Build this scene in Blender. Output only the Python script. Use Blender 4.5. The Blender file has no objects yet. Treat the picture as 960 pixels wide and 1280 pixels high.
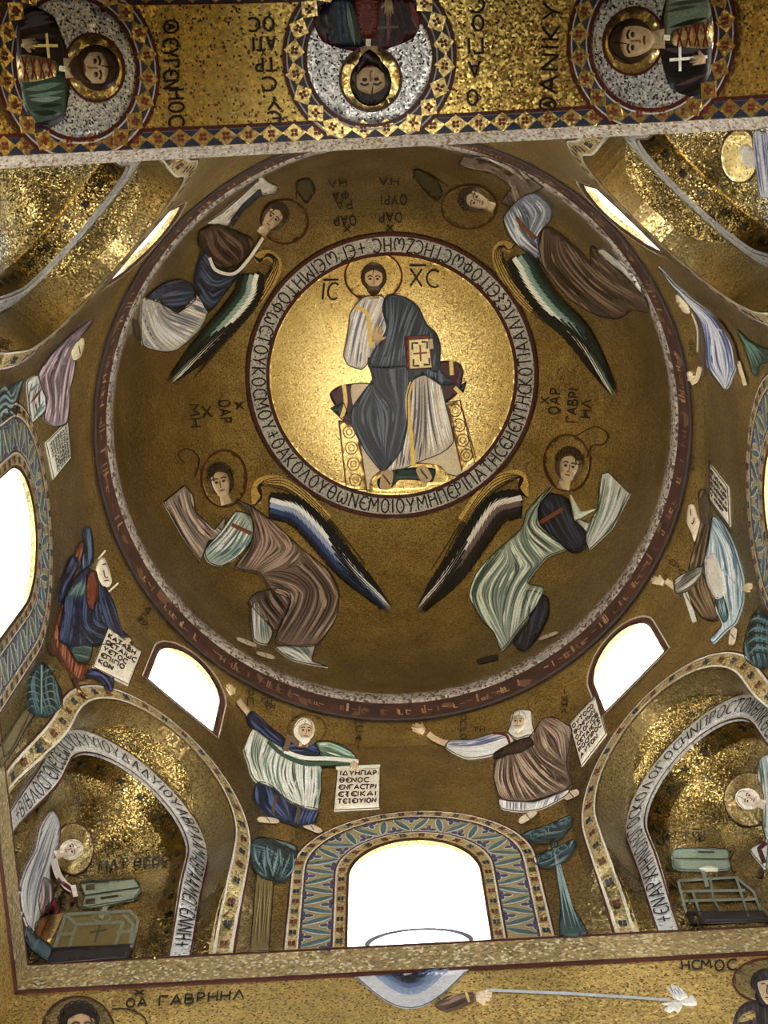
import bpy, bmesh, math, random
from mathutils import Vector, Matrix, geometry
from mathutils.bvhtree import BVHTree
random.seed(7)
scene = bpy.context.scene
COL = scene.collection
pi = math.pi
S2 = 2 ** -.5

# ------------------------------------------------------------------ camera
F_PX, TILT, ROLL = 1920.0, 0.236, -0.052
CAM = Vector((-0.114, -2.505, 1.6))
AX = Vector((0, math.sin(TILT), math.cos(TILT)))
DN0 = Vector((0, math.cos(TILT), -math.sin(TILT)))
RT0 = Vector((1, 0, 0))
RT = RT0 * math.cos(ROLL) - DN0 * math.sin(ROLL)
DN = RT0 * math.sin(ROLL) + DN0 * math.cos(ROLL)
cd = bpy.data.cameras.new('camera'); cam = bpy.data.objects.new('camera', cd); COL.objects.link(cam)
cd.sensor_fit = 'VERTICAL'; cd.sensor_height = 24; cd.lens = F_PX / 1280 * 24
cd.clip_start = .05; cd.clip_end = 500
up = -DN; bk = -AX
cam.matrix_world = Matrix(((RT.x, up.x, bk.x, CAM.x), (RT.y, up.y, bk.y, CAM.y), (RT.z, up.z, bk.z, CAM.z), (0, 0, 0, 1)))
scene.camera = cam
def pxdir(x, y):
    return (AX + RT * ((x - 480) / F_PX) + DN * ((y - 640) / F_PX)).normalized()

# ------------------------------------------------------------------ daylight and exposure
w = bpy.data.worlds.new('overcast_sky'); scene.world = w; w.use_nodes = True
wb = w.node_tree.nodes['Background']; wb.inputs[0].default_value = (.86, .93, 1, 1); wb.inputs[1].default_value = 26.0
vs = scene.view_settings
vs.view_transform = 'Standard'; vs.look = 'None'; vs.gamma = 1; vs.use_curve_mapping = False
vs.exposure = 0.12

sun = bpy.data.lights.new('sun', 'SUN'); sun.energy = 30; sun.angle = .03; sun.color = (1, .95, .86)
so = bpy.data.objects.new('sun', sun); COL.objects.link(so); so.rotation_euler = Vector((-1, .25, -.75)).to_track_quat('-Z', 'Y').to_euler()
# uplight lamps on the piers, plus unseen lamps added to brighten soffit and wall
def lamp(name, loc, target, power, color, size=.12, angle=70, blend=.6):
    l = bpy.data.lights.new(name, 'SPOT'); l.energy = power; l.color = color; l.shadow_soft_size = size
    l.spot_size = math.radians(angle); l.spot_blend = blend
    o = bpy.data.objects.new(name, l); COL.objects.link(o); o.location = loc
    o.rotation_euler = (Vector(target) - Vector(loc)).to_track_quat('-Z', 'Y').to_euler()
    return o
WARM = (1, .93, .82)
LAMPS = [((-2.0, 2.1, 6.6), (-.3, .3, 18), 560), ((2.0, 2.1, 6.6), (.3, .3, 18), 430),
         ((-2.0, -2.1, 6.6), (-.2, .4, 16), 400), ((2.0, -2.1, 6.6), (.2, .4, 16), 400),
         ((-2.05, -2.9, 4.2), (-1.75, -2.9, 10), 250), ((2.05, -2.9, 4.2), (1.6, -2.9, 10), 300),  # unseen lamps added to brighten the soffit of the near arch
         ((-1.2, -4.2, 4.6), (-.6, 2.6, 10.2), 460), ((1.2, -4.2, 4.6), (.6, 2.6, 10.2), 520)]  # unseen floodlights added to brighten the east wall

# ------------------------------------------------------------------ helpers
def srgb(c):
    if isinstance(c, str):
        c = tuple(int(c[i:i + 2], 16) / 255 for i in (0, 2, 4))
    return tuple((v / 12.92 if v <= .04045 else ((v + .055) / 1.055) ** 2.4) for v in c)
def new_mat(name):
    m = bpy.data.materials.new(name); m.use_nodes = True
    nt = m.node_tree
    return m, nt, nt.nodes['Principled BSDF']
def node(nt, t, **kw):
    n = nt.nodes.new(t)
    for k, v in kw.items():
        if k.startswith('i_'):
            key = k[2:]
            n.inputs[int(key) if key.isdigit() else key].default_value = v
        else: setattr(n, k, v)
    return n
def mosaic(name, col, metallic=0.0, rough=.45, scale=58, var=.35, tilt=.18, specks=None, speck_amt=0, patch=.25, patch_col=None, spec=.35, patch_scale=1.7):
    """small glass tesserae: each cell has its own tone and its own slight tilt"""
    m, nt, b = new_mat(name); L = nt.links.new
    c = srgb(col) if isinstance(col, str) else col
    g = node(nt, 'ShaderNodeNewGeometry')
    v = node(nt, 'ShaderNodeTexVoronoi', i_Scale=scale); v.feature = 'F1'
    L(g.outputs['Position'], v.inputs['Vector'])
    sep = node(nt, 'ShaderNodeSeparateColor'); L(v.outputs['Color'], sep.inputs[0])
    mr = node(nt, 'ShaderNodeMapRange'); mr.inputs[3].default_value = 1 - var; mr.inputs[4].default_value = 1 + var
    L(sep.outputs[0], mr.inputs[0])
    no = node(nt, 'ShaderNodeTexNoise', i_Scale=patch_scale, i_Detail=5.0, i_Roughness=.62)
    L(g.outputs['Position'], no.inputs['Vector'])
    mr2 = node(nt, 'ShaderNodeMapRange'); mr2.inputs[1].default_value = .35; mr2.inputs[2].default_value = .68
    L(no.outputs[0], mr2.inputs[0])
    pc = patch_col or tuple(x * (1 - patch) for x in c)
    mixp = node(nt, 'ShaderNodeMix', data_type='RGBA')
    mixp.inputs[6].default_value = (*pc, 1); mixp.inputs[7].default_value = (*c, 1)
    L(mr2.outputs[0], mixp.inputs[0])
    mul = node(nt, 'ShaderNodeVectorMath', operation='SCALE')
    L(mixp.outputs[2], mul.inputs[0]); L(mr.outputs[0], mul.inputs['Scale'])
    out = mul.outputs[0]
    if specks:
        lt = node(nt, 'ShaderNodeMath', operation='LESS_THAN'); lt.inputs[1].default_value = speck_amt
        L(sep.outputs[1], lt.inputs[0])
        mx = node(nt, 'ShaderNodeMix', data_type='RGBA'); mx.inputs[7].default_value = (*srgb(specks), 1)
        L(lt.outputs[0], mx.inputs[0]); L(out, mx.inputs[6]); out = mx.outputs[2]
        if metallic:
            mm = node(nt, 'ShaderNodeMath', operation='MULTIPLY_ADD'); mm.inputs[1].default_value = -metallic; mm.inputs[2].default_value = metallic
            L(lt.outputs[0], mm.inputs[0]); L(mm.outputs[0], b.inputs['Metallic'])
        else: b.inputs['Metallic'].default_value = metallic
    else: b.inputs['Metallic'].default_value = metallic
    L(out, b.inputs['Base Color'])
    b.inputs['Roughness'].default_value = rough
    b.inputs['Specular IOR Level'].default_value = spec
    if tilt:
        s1 = node(nt, 'ShaderNodeVectorMath', operation='SUBTRACT'); s1.inputs[1].default_value = (.5, .5, .5)
        L(v.outputs['Color'], s1.inputs[0])
        s2 = node(nt, 'ShaderNodeVectorMath', operation='SCALE'); s2.inputs['Scale'].default_value = tilt
        L(s1.outputs[0], s2.inputs[0])
        ad = node(nt, 'ShaderNodeVectorMath', operation='ADD'); L(s2.outputs[0], ad.inputs[0]); L(g.outputs['Normal'], ad.inputs[1])
        nn = node(nt, 'ShaderNodeVectorMath', operation='NORMALIZE'); L(ad.outputs[0], nn.inputs[0])
        L(nn.outputs[0], b.inputs['Normal'])
    return m
def plain(name, col, rough=.6, metallic=0, noise=.2, scale=6):
    m, nt, b = new_mat(name); L = nt.links.new
    c = srgb(col) if isinstance(col, str) else col
    g = node(nt, 'ShaderNodeNewGeometry'); no = node(nt, 'ShaderNodeTexNoise', i_Scale=scale, i_Detail=6.0)
    L(g.outputs['Position'], no.inputs['Vector'])
    mx = node(nt, 'ShaderNodeMix', data_type='RGBA')
    mx.inputs[6].default_value = (*[x * (1 - noise) for x in c], 1); mx.inputs[7].default_value = (*[min(1, x * (1 + noise)) for x in c], 1)
    L(no.outputs[0], mx.inputs[0]); L(mx.outputs[2], b.inputs['Base Color'])
    b.inputs['Roughness'].default_value = rough; b.inputs['Metallic'].default_value = metallic
    return m
M = {}
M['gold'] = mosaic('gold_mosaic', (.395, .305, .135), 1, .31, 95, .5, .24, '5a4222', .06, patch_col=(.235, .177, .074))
M['gold_niche_shaded'] = mosaic('shaded_niche_gold_mosaic', (.30, .215, .075), 1, .25, 115, .5, .36, '30240f', .08, patch_col=(.10, .07, .022), patch_scale=3)  # same gold, base colour darkened for the shade inside the niches
M['gold_wall_lit'] = mosaic('lit_lower_wall_gold_mosaic', (.58, .42, .15), .8, .5, 90, .45, .4, '5a4222', .08, patch_col=(.38, .27, .09))  # same gold, base colour raised to carry the light on the lower wall
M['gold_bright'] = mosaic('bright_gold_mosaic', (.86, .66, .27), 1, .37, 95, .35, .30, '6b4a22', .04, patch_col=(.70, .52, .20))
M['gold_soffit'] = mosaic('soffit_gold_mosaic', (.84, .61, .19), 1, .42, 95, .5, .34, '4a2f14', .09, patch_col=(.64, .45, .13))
M['gold_pale'] = mosaic('pale_gold_mosaic', (.60, .47, .22), .7, .42, 80, .4, .3, '6a4c2a', .10)
M['silver'] = mosaic('silver_mosaic', (.80, .82, .86), .35, .45, 80, .2, .3, '8b8a8c', .10)
M['pale'] = mosaic('pale_stone_mosaic', (.46, .41, .34), 0, .5, 90, .4, .1, '7b5b3a', .12)
M['stone'] = plain('limestone', 'a89a80', .8, 0, .15, 3)
M['marble'] = plain('marble_floor', '8c8276', .35, 0, .3, 2)
M['plaster'] = plain('lime_plaster', '8a7c66', .9, 0, .12, 2)

def mesh_obj(name, verts, faces, mat, parent=None, smooth=False):
    me = bpy.data.meshes.new(name); me.from_pydata([tuple(v) for v in verts], [], faces); me.update()
    if mat: me.materials.append(mat)
    if smooth:
        for p in me.polygons: p.use_smooth = True
    o = bpy.data.objects.new(name, me); COL.objects.link(o); o.parent = parent
    return o
def struct(o, label=None):
    o['kind'] = 'structure'
    if label: o['label'] = label
    return o
def thing(name, label, cat, group=None):
    o = bpy.data.objects.new(name, None); COL.objects.link(o); o.empty_display_size = .1
    o['label'] = label; o['category'] = cat
    if group: o['group'] = group
    return o
def tag(o, label, cat, group=None):
    o['label'] = label; o['category'] = cat
    if group: o['group'] = group
    return o
def smoothstep(x):
    x = max(0., min(1., x)); return x * x * (3 - 2 * x)

# ------------------------------------------------------------------ main dimensions (metres)
A = 2.6                       # half side of the crossing
H1, H2 = 10.34, 10.69         # patterned cornice band
HS = 9.64                     # crown of the great arches
RR, RZ = 2.5, 15.10           # dome springing
DOME_H = 3.87
FL = [(S2 * sx, S2 * sy) for sx, sy in ((-1, 1), (1, 1), (1, -1), (-1, -1))]

# ------------------------------------------------------------------ drum shell
def r_oct(phi):
    d = ((phi + pi / 8) % (pi / 4)) - pi / 8
    k = A / math.cos(d)
    e = abs(d) / (pi / 8)
    return k - .03 * smoothstep((e - .88) / .12)
def r_sq(phi):
    return A / max(abs(math.cos(phi)), abs(math.sin(phi)))
def lean(z): return 1 - smoothstep((z - H2) / .9)
def r_drum(phi, z):
    ro = r_oct(phi)
    r = ro + (2.645 - ro) * smoothstep((z - 13.0) / 1.7)
    r = r + (min(r_sq(phi), ro + .36) - r) * lean(z) - .06 * smoothstep((z - 14.2) / .45)
    return r
NP = 256
zs = [H2 + .9 * i / 10 for i in range(11)] + [12.2, 12.9] + [13.0 + .17 * i for i in range(1, 11)]
def drum_grid(off):
    return [[Vector(((r_drum(2 * pi * (i + .5) / NP, z) + off) * math.cos(2 * pi * (i + .5) / NP), (r_drum(2 * pi * (i + .5) / NP, z) + off) * math.sin(2 * pi * (i + .5) / NP), z)) for i in range(NP)] for z in zs]
gi, go = drum_grid(0), drum_grid(.35)
n = len(zs); V = [v for row in gi for v in row] + [v for row in go for v in row]; Fc = []
K = n * NP
for j in range(n - 1):
    for i in range(NP):
        i2 = (i + 1) % NP
        Fc.append((j * NP + i2, j * NP + i, (j + 1) * NP + i, (j + 1) * NP + i2))
        Fc.append((K + j * NP + i, K + j * NP + i2, K + (j + 1) * NP + i2, K + (j + 1) * NP + i))
for i in range(NP):
    i2 = (i + 1) % NP
    Fc.append((i, i2, K + i2, K + i)); t = (n - 1) * NP
    Fc.append((t + i2, t + i, K + t + i, K + t + i2))
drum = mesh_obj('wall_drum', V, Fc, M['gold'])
struct(drum, 'gold mosaic octagonal drum wall with squinches and windows')
def arch_pts(s, z0, zs_, za, nseg=24):
    """(u, z) from the right foot over the arch to the left foot"""
    P = [(s, z0), (s, z0 + (zs_ - z0) * .5)]
    for i in range(nseg + 1):
        a = pi * i / nseg; P.append((s * math.cos(a), zs_ + (za - zs_) * math.sin(a)))
    P += [(-s, z0 + (zs_ - z0) * .5), (-s, z0)]
    return P
def face_frame(k):
    """k = 0..7, every 45 degrees counter-clockwise from +x: outward normal and the tangent pointing to the viewer's right inside the room"""
    a = k * pi / 4; nrm = Vector((math.cos(a), math.sin(a), 0)); return nrm, Vector((math.sin(a), -math.cos(a), 0))
def prism(pts, k, d0, d1, cx=0):
    nrm, t = face_frame(k); n = len(pts)
    V = [nrm * d0 + t * (u + cx) + Vector((0, 0, z)) for u, z in pts] + [nrm * d1 + t * (u + cx) + Vector((0, 0, z)) for u, z in pts]
    Fs = [tuple(range(n)), tuple(range(2 * n - 1, n - 1, -1))] + [((i + 1) % n, i, n + i, n + (i + 1) % n) for i in range(n)]
    return V, Fs
cv, cf = [], []
def add(VF):
    o = len(cv); cv.extend(VF[0]); cf.extend([tuple(i + o for i in f) for f in VF[1]])
SQ_S, SQ_SP, SQ_A = .73, 11.88, 12.78
WIN = dict(s=.47, z0=H2 + .03, sp=11.68, za=12.24)
SW = dict(s=.34, z0=13.36, sp=14.02, za=14.47)
for k in (1, 3, 5, 7):
    top = arch_pts(SQ_S, H2 - .3, SQ_SP, SQ_A)[2:-2]
    legs = [(SQ_S + .133 * lean(H2 + .9 * i / 10), H2 + .9 * i / 10) for i in range(11)]
    add(prism([(SQ_S + .133, H2 - .3)] + legs + top + [(-u, z) for u, z in legs[::-1]] + [(-SQ_S - .133, H2 - .3)], k, 1.6, 3.6))
    add(prism(arch_pts(SW['s'], SW['z0'], SW['sp'], SW['za'], 16), k, 1.6, 3.6))
for k in (0, 2, 4, 6):
    add(prism(arch_pts(WIN['s'], WIN['z0'], WIN['sp'], WIN['za']), k, 1.6, 3.6, -.03))
cut = mesh_obj('cutter', cv, cf, None)
def fix_normals(o):
    bm = bmesh.new(); bm.from_mesh(o.data); bmesh.ops.recalc_face_normals(bm, faces=bm.faces); bm.to_mesh(o.data); bm.free()
fix_normals(cut); fix_normals(drum)
md = drum.modifiers.new('b', 'BOOLEAN'); md.operation = 'DIFFERENCE'; md.object = cut; md.solver = 'EXACT'
dg = bpy.context.evaluated_depsgraph_get(); dg.update()
me = bpy.data.meshes.new_from_object(drum.evaluated_get(dg)); drum.modifiers.clear(); drum.data = me; me.name = 'wall_drum'
for p in me.polygons: p.use_smooth = False
bpy.data.objects.remove(cut)

# ------------------------------------------------------------------ squinch niches
def niche_sections():
    """list of (d, s, spring, apex)"""
    out = [('recess', [(.0, .73, 11.88, 12.80, .214), (.10, .733, 11.93, 12.79, .25), (.22, .74, 12.0, 12.75, .29), (.30, .742, 12.05, 12.71, .315), (.315, .73, 12.05, 12.68, .32)]),
           ('step', [(.315, .73, 12.05, 12.68, .32), (.305, .70, 12.03, 12.64, .337), (.305, .57, 11.88, 12.43, .41), (.32, .545, 11.85, 12.39, .426)]),
           ('edge', [(.32, .545, 11.85, 12.39, .426), (.40, .535, 11.85, 12.375, .45), (.48, .53, 11.85, 12.36, .48)])]
    con = []
    for i in range(15):
        t = i / 14; d = .48 + t * .59
        s = min((1.077 - d) * (1 - .10 * math.sin(pi * t)), .53) * (1 - t ** 6) + .015
        rise = .51 * math.sqrt(max(0, 1 - t ** 2)) + .02; con.append((d, s, 11.85 - .25 * t, 11.85 - .25 * t + rise, d))
    out.append(('conch', con))
    return out
def loft(k, secs, nseg=28):
    nrm, tn = face_frame(k); V, Fs = [], []; m = None
    for d, s, sp, za, db in secs:
        P = []; ub = max(s, 1.077 - db) + .004 if db != d else s
        P.append((max(ub, 1.077 - db) + .01, H2 - .06, db))
        def leg(z): l = lean(z); return (s + (ub - s) * l, z, d + (db - d) * l)
        for i in range(13): P.append(leg(H2 + .02 + (sp - H2 - .02) * i / 12))
        for i in range(1, nseg): a = pi * i / nseg; P.append((s * math.cos(a), sp + (za - sp) * math.sin(a), d))
        P += [(-u, z, dd) for u, z, dd in P[:14][::-1]]
        m = len(P); V += [nrm * (A + dd) + tn * u + Vector((0, 0, z)) for u, z, dd in P]
    if secs[-1][1] < .1:
        b0 = (len(secs) - 1) * m
        Fs += [(b0 + i, b0 + i + 1, b0 + m - 2 - i, b0 + m - 1 - i) for i in range(m // 2 - 1)]
    for j in range(len(secs) - 1):
        for i in range(m - 1): Fs.append((j * m + i, j * m + i + 1, (j + 1) * m + i + 1, (j + 1) * m + i))
    return V, Fs
SECS = niche_sections(); niches = []
SIDE = {1: 'south_east', 3: 'north_east', 5: 'north_west', 7: 'south_west'}
for k in (1, 3, 5, 7):
    root = struct(bpy.data.objects.new('wall_squinch_' + SIDE[k], None)); COL.objects.link(root)
    for nm, secs in SECS:
        V, Fs = loft(k, secs)
        o = mesh_obj({'recess': 'arch_soffit', 'step': 'stepped_arch', 'edge': 'arch_edge', 'conch': 'conch'}[nm], V, Fs, M['silver'] if nm == 'step' else M['gold_niche_shaded'], root, True)
        niches.append(o)

# ------------------------------------------------------------------ dome and its timber frieze
ND, NM = 192, 56
V, Fs = [], []
def crspline(P, sub):
    out = []
    for i in range(len(P) - 1):
        p0, p1, p2, p3 = P[max(0, i - 1)], P[i], P[i + 1], P[min(len(P) - 1, i + 2)]
        for j in range(sub):
            t = j / sub; out.append(tuple(.5 * (2 * b + (c - a) * t + (2 * a - 5 * b + 4 * c - d) * t * t + (3 * b - a - 3 * c + d) * t ** 3) for a, b, c, d in zip(p0, p1, p2, p3)))
    return out + [P[-1]]
PROF = crspline([(2.5, 15.1), (2.497, 15.6), (2.44, 16.25), (2.29, 16.85), (2.06, 17.4), (1.82, 17.8), (1.577, 18.08), (1.2, 18.35), (.8, 18.52), (.4, 18.61), (.004, 18.64)], 6)
NM = len(PROF) - 1
for r, z in PROF: V += [Vector((r * math.cos(2 * pi * i / ND), r * math.sin(2 * pi * i / ND), z)) for i in range(ND)]
for j in range(NM):
    for i in range(ND): i2 = (i + 1) % ND; Fs.append((j * ND + i, j * ND + i2, (j + 1) * ND + i2, (j + 1) * ND + i))
Fs.append(tuple(NM * ND + i for i in range(ND)))
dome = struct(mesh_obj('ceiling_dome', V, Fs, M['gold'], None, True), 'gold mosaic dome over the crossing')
M['frieze'] = mosaic('red_brown_painted_wood', '43241a', 0, .6, 9, .25, .05, '6a4c36', .08, patch=.45, patch_scale=5)
M['frieze_shade'] = plain('shaded_brown_wood', '26140c', .7, 0, .3, 8)  # frieze wood with the shade of its underside put into the colour
M['pale_pattern'] = mosaic('pale_patterned_strip', '8a7e70', 0, .5, 46, .45, .1, '3c2c22', .28)
def ring(name, prof, mat, parent=None, nseg=192):
    V, Fs = [], []
    for r, z in prof: V += [Vector((r * math.cos(2 * pi * i / nseg), r * math.sin(2 * pi * i / nseg), z)) for i in range(nseg)]
    for j in range(len(prof) - 1):
        for i in range(nseg): i2 = (i + 1) % nseg; Fs.append((j * nseg + i, j * nseg + i2, (j + 1) * nseg + i2, (j + 1) * nseg + i))
    return mesh_obj(name, V, Fs, mat, parent, True)
fr = struct(bpy.data.objects.new('trim_frieze', None), 'dark red timber frieze with worn lettering at the foot of the dome'); COL.objects.link(fr)
ring('underside', [(2.60, 14.68), (2.57, 14.65), (2.56, 14.68)], M['frieze_shade'], fr)
fband = ring('painted_band', [(2.56, 14.68), (2.522, 14.94)], M['frieze'], fr)
ring('pale_strip', [(2.522, 14.94), (2.50, 14.95), (2.482, 15.09), (2.50, 15.13)], M['pale_pattern'], fr)

# ------------------------------------------------------------------ great arches, walls, piers below the band
AR, ASP = 2.3, 7.34
def arch_wall(name, k, d0, d1, hw, ztop, bevel=False):
    """wall with a round-headed opening down to the floor; inner face at d0, outer at d1"""
    nrm, tn = face_frame(k); arc = [(AR, 0), (AR, ASP / 2)] + [(AR * math.cos(pi * i / 64), ASP + AR * math.sin(pi * i / 64)) for i in range(65)] + [(-AR, ASP / 2), (-AR, 0)]
    def P(u, z, d): return nrm * d + tn * u + Vector((0, 0, z))
    m = len(arc); cols = []
    outl = []
    for i, (u, z) in enumerate(arc):
        if z >= ASP: outl.append((hw * max(-1, min(1, u / AR * 1.0)), ztop) if abs(u) < AR else (math.copysign(hw, u), ztop))
        else: outl.append((math.copysign(hw, u), z))
    V = []; Fs = []
    e = .055 if bevel else 0
    prof = []
    for (u, z), (U, Z) in zip(arc, outl):
        c = Vector((u, max(0, z - ASP))); L = c.length; ex = c / L * e if L else Vector((0, 0))
        V += [P(U, Z, d0), P(u + ex.x, z + ex.y, d0), P(u, z, d0 + e), P(u, z, d1), P(U, Z, d1)]
    for i in range(m - 1):
        a, b = i * 5, (i + 1) * 5
        Fs += [(a, b, b + 1, a + 1), (a + 2, b + 2, b + 3, a + 3), (a + 3, b + 3, b + 4, a + 4)]
        if bevel: Fs += [(a + 1, b + 1, b + 2, a + 2)]
        else: Fs += []
    Fs += [tuple(i * 5 for i in range(m)) ] if False else []
    # top face
    Fs += [(0 + (i + 1) * 5, i * 5, i * 5 + 4, (i + 1) * 5 + 4) for i in range(m - 1)]
    o = mesh_obj(name, V, Fs, M['gold_wall_lit']); struct(o)
    return o
w_e = arch_wall('wall_east', 2, A, A + .757, A, H2)
w_n = arch_wall('wall_north', 4, A, A + .757, A, H2)
w_s = arch_wall('wall_south', 0, A, A + .757, A, H2)
w_w = arch_wall('wall_west', 6, 2.475, 3.30, A, H2, True)
w_w.data.materials.append(M['pale']); w_w.data.materials.append(M['gold_soffit'])
for i, p in enumerate(w_w.data.polygons):
    kk = i % 4 if i < 4 * 68 else -1
    if kk == 3: p.material_index = 1
    if kk == 1: p.material_index = 2
for nm, lab, o in (('e', 'gold mosaic wall under the cornice band, with the arched window above', w_e), ('w', 'gold mosaic arch with medallions on its soffit', w_w)): o['label'] = lab
# hall around the crossing
def box(name, x0, x1, y0, y1, z0, z1, mat, parent=None):
    V = [(x, y, z) for z in (z0, z1) for y in (y0, y1) for x in (x0, x1)]
    return mesh_obj(name, V, [(0, 2, 3, 1), (4, 5, 7, 6), (0, 1, 5, 4), (2, 6, 7, 3), (0, 4, 6, 2), (1, 3, 7, 5)], mat, parent)
HX, HY0, HY1, HZ = 7.5, -9.5, 8.0, 10.5
struct(box('floor', -HX - .3, HX + .3, HY0 - .3, HY1 + .3, -.3, 0, M['marble']))
struct(box('wall_hall_north', -HX - .3, -HX, HY0, HY1, 0, HZ, M['plaster'])); struct(box('wall_hall_south', HX, HX + .3, HY0, HY1, 0, HZ, M['plaster']))
struct(box('wall_hall_east', -HX - .3, HX + .3, HY1, HY1 + .3, 0, HZ, M['plaster'])); struct(box('wall_hall_west', -HX - .3, HX + .3, HY0 - .3, HY0, 0, HZ, M['plaster']))
for nm, b in (('ceiling_north', (-HX - .3, -A - .1, HY0 - .3, HY1 + .3)), ('ceiling_south', (A + .1, HX + .3, HY0 - .3, HY1 + .3)), ('ceiling_east', (-A - .1, A + .1, A + .1, HY1 + .3)), ('ceiling_west', (-A - .1, A + .1, HY0 - .3, -A - .1))):
    struct(box(nm, *b, HZ, HZ + .12, M['gold']))
# patterned cornice band, one length on each side
M['band'] = mosaic('speckled_band_mosaic', (.40, .30, .14), .5, .45, 58, .5, .35, 'c8c0a4', .12, patch=.3)
M['red_line'] = mosaic('dark_red_mosaic', '40160f', 0, .45, 80, .3, .12)
M['white_line'] = mosaic('white_mosaic', 'cfc8b8', 0, .45, 58, .2, .12)
for i, k in enumerate((2, 4, 0, 6)):
    nrm, tn = face_frame(k); dd = A if k != 6 else A
    root = struct(bpy.data.objects.new('trim_band', None), 'speckled gold cornice band between two dark red lines'); COL.objects.link(root)
    def strip(nm, z0, z1, th, mat):
        V = [nrm * (dd - t) + tn * u + Vector((0, 0, z)) for u in (-A, A) for t, z in ((-.02, z0), (th, z0), (th, z1), (-.02, z1))]
        return mesh_obj(nm, V, [(0, 1, 5, 4), (1, 2, 6, 5), (2, 3, 7, 6), (0, 3, 2, 1), (4, 5, 6, 7)], mat, root)
    strip('speckled_field', H1 + .03, H2 - .02, .012, M['band'])
    strip('red_line', H1, H1 + .03, .016, M['red_line']); strip('red_line', H2 - .022, H2, .016, M['red_line'])
# ------------------------------------------------------------------ inlay toolkit: flat mosaic work laid on the masonry
def bvh_of(objs):
    V, P = [], []
    for o in objs:
        b = len(V); V += [o.matrix_world @ v.co for v in o.data.vertices]; P += [[b + i for i in p.vertices] for p in o.data.polygons]
    return BVHTree.FromPolygons(V, P)
STRUCT = [o for o in COL.objects if o.type == 'MESH' and not o.name.startswith(('floor', 'wall_hall', 'ceiling_n', 'ceiling_s', 'ceiling_e', 'ceiling_w'))]
BV = bvh_of(STRUCT)
def hit(x, y):
    d = pxdir(x, y); p, n, i, t = BV.ray_cast(CAM, d)
    if p is None: return None
    if n.dot(d) > 0: n = -n
    return p, n
def face_map(k):
    """(u, z) in metres on face k of the drum, seen from the axis"""
    nrm, tn = face_frame(k)
    def f(u, z):
        o = tn * u + Vector((0, 0, z)); p, n, i, t = BV.ray_cast(o + nrm * 1.2, nrm)
        if p is None or (p - o).dot(nrm) > A + .45: p = o + nrm * A; n = -nrm
        if n.dot(nrm) > 0: n = -n
        return p, n
    return f
PAL = {}
def tone(c):
    v = [int(c[i:i + 2], 16) / 255 for i in (0, 2, 4)]; g = sum(v) / 3
    return srgb(tuple(max(.03, min(.95, ((x * .85 + g * .15) - .42) * 1.3 + .43)) for x in v))
def pal(c):
    if c in M: return M[c]
    if c not in PAL: PAL[c] = mosaic('mosaic_' + c, tone(c), 0, .42, 78, .16, .10, patch=.12, patch_scale=5)
    return PAL[c]
def cr(P, closed=False, sub=4):
    n = len(P); out = []
    if n < 3: return list(P)
    for i in range(n if closed else n - 1):
        p0 = P[(i - 1) % n] if closed or i > 0 else P[0]; p1 = P[i]; p2 = P[(i + 1) % n]; p3 = P[(i + 2) % n] if closed or i + 2 < n else P[n - 1]
        for j in range(sub):
            t = j / sub
            out.append(tuple(.5 * (2 * b + (c - a) * t + (2 * a - 5 * b + 4 * c - d) * t * t + (3 * b - a - 3 * c + d) * t ** 3) for a, b, c, d in zip(p0, p1, p2, p3)))
    if not closed: out.append(tuple(P[-1]))
    return out
def resample(P, step):
    out = [P[0]]
    for a, b in zip(P, P[1:]):
        L = math.dist(a, b); m = max(1, math.ceil(L / step))
        for i in range(1, m + 1): out.append((a[0] + (b[0] - a[0]) * i / m, a[1] + (b[1] - a[1]) * i / m))
    return out
def inside(p, poly):
    x, y = p; c = False; j = len(poly) - 1
    for i in range(len(poly)):
        (xi, yi), (xj, yj) = poly[i], poly[j]
        if (yi > y) != (yj > y) and x < (xj - xi) * (y - yi) / (yj - yi) + xi: c = not c
        j = i
    return c
JOINED = {'folds', 'feathers', 'curls', 'strands', 'lines', 'roundel', 'leaves', 'veins', 'writing', 'worn_lettering', 'outline', 'green_folds'}
DRAPE = {'mantle', 'robe', 'skirt', 'sleeve', 'raised_cloth', 'bodice', 'tunic', 'upper_tunic', 'shoulder_mantle', 'white_sleeve', 'cloak', 'lap_cloth', 'undertunic', 'sash', 'shoulder', 'underskirt', 'brown_underrobe', 'hem', 'lining', 'arm', 'lap', 'crown', 'leaf_tier', 'veil'}
def shade(col, k, add=0): return '%02x%02x%02x' % tuple(max(0, min(255, int(int(col[i:i + 2], 16) * k + add))) for i in (0, 2, 4))
def largest(fs):
    """the largest connected piece of a triangle list"""
    par = {}
    def find(x):
        while par[x] != x: par[x] = par[par[x]]; x = par[x]
        return x
    for f in fs:
        for i in f: par.setdefault(i, i)
        for i in f[1:]: par[find(i)] = find(f[0])
    cnt = {}
    for f in fs: cnt.setdefault(find(f[0]), []).append(f)
    return max(cnt.values(), key=len) if cnt else []
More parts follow.
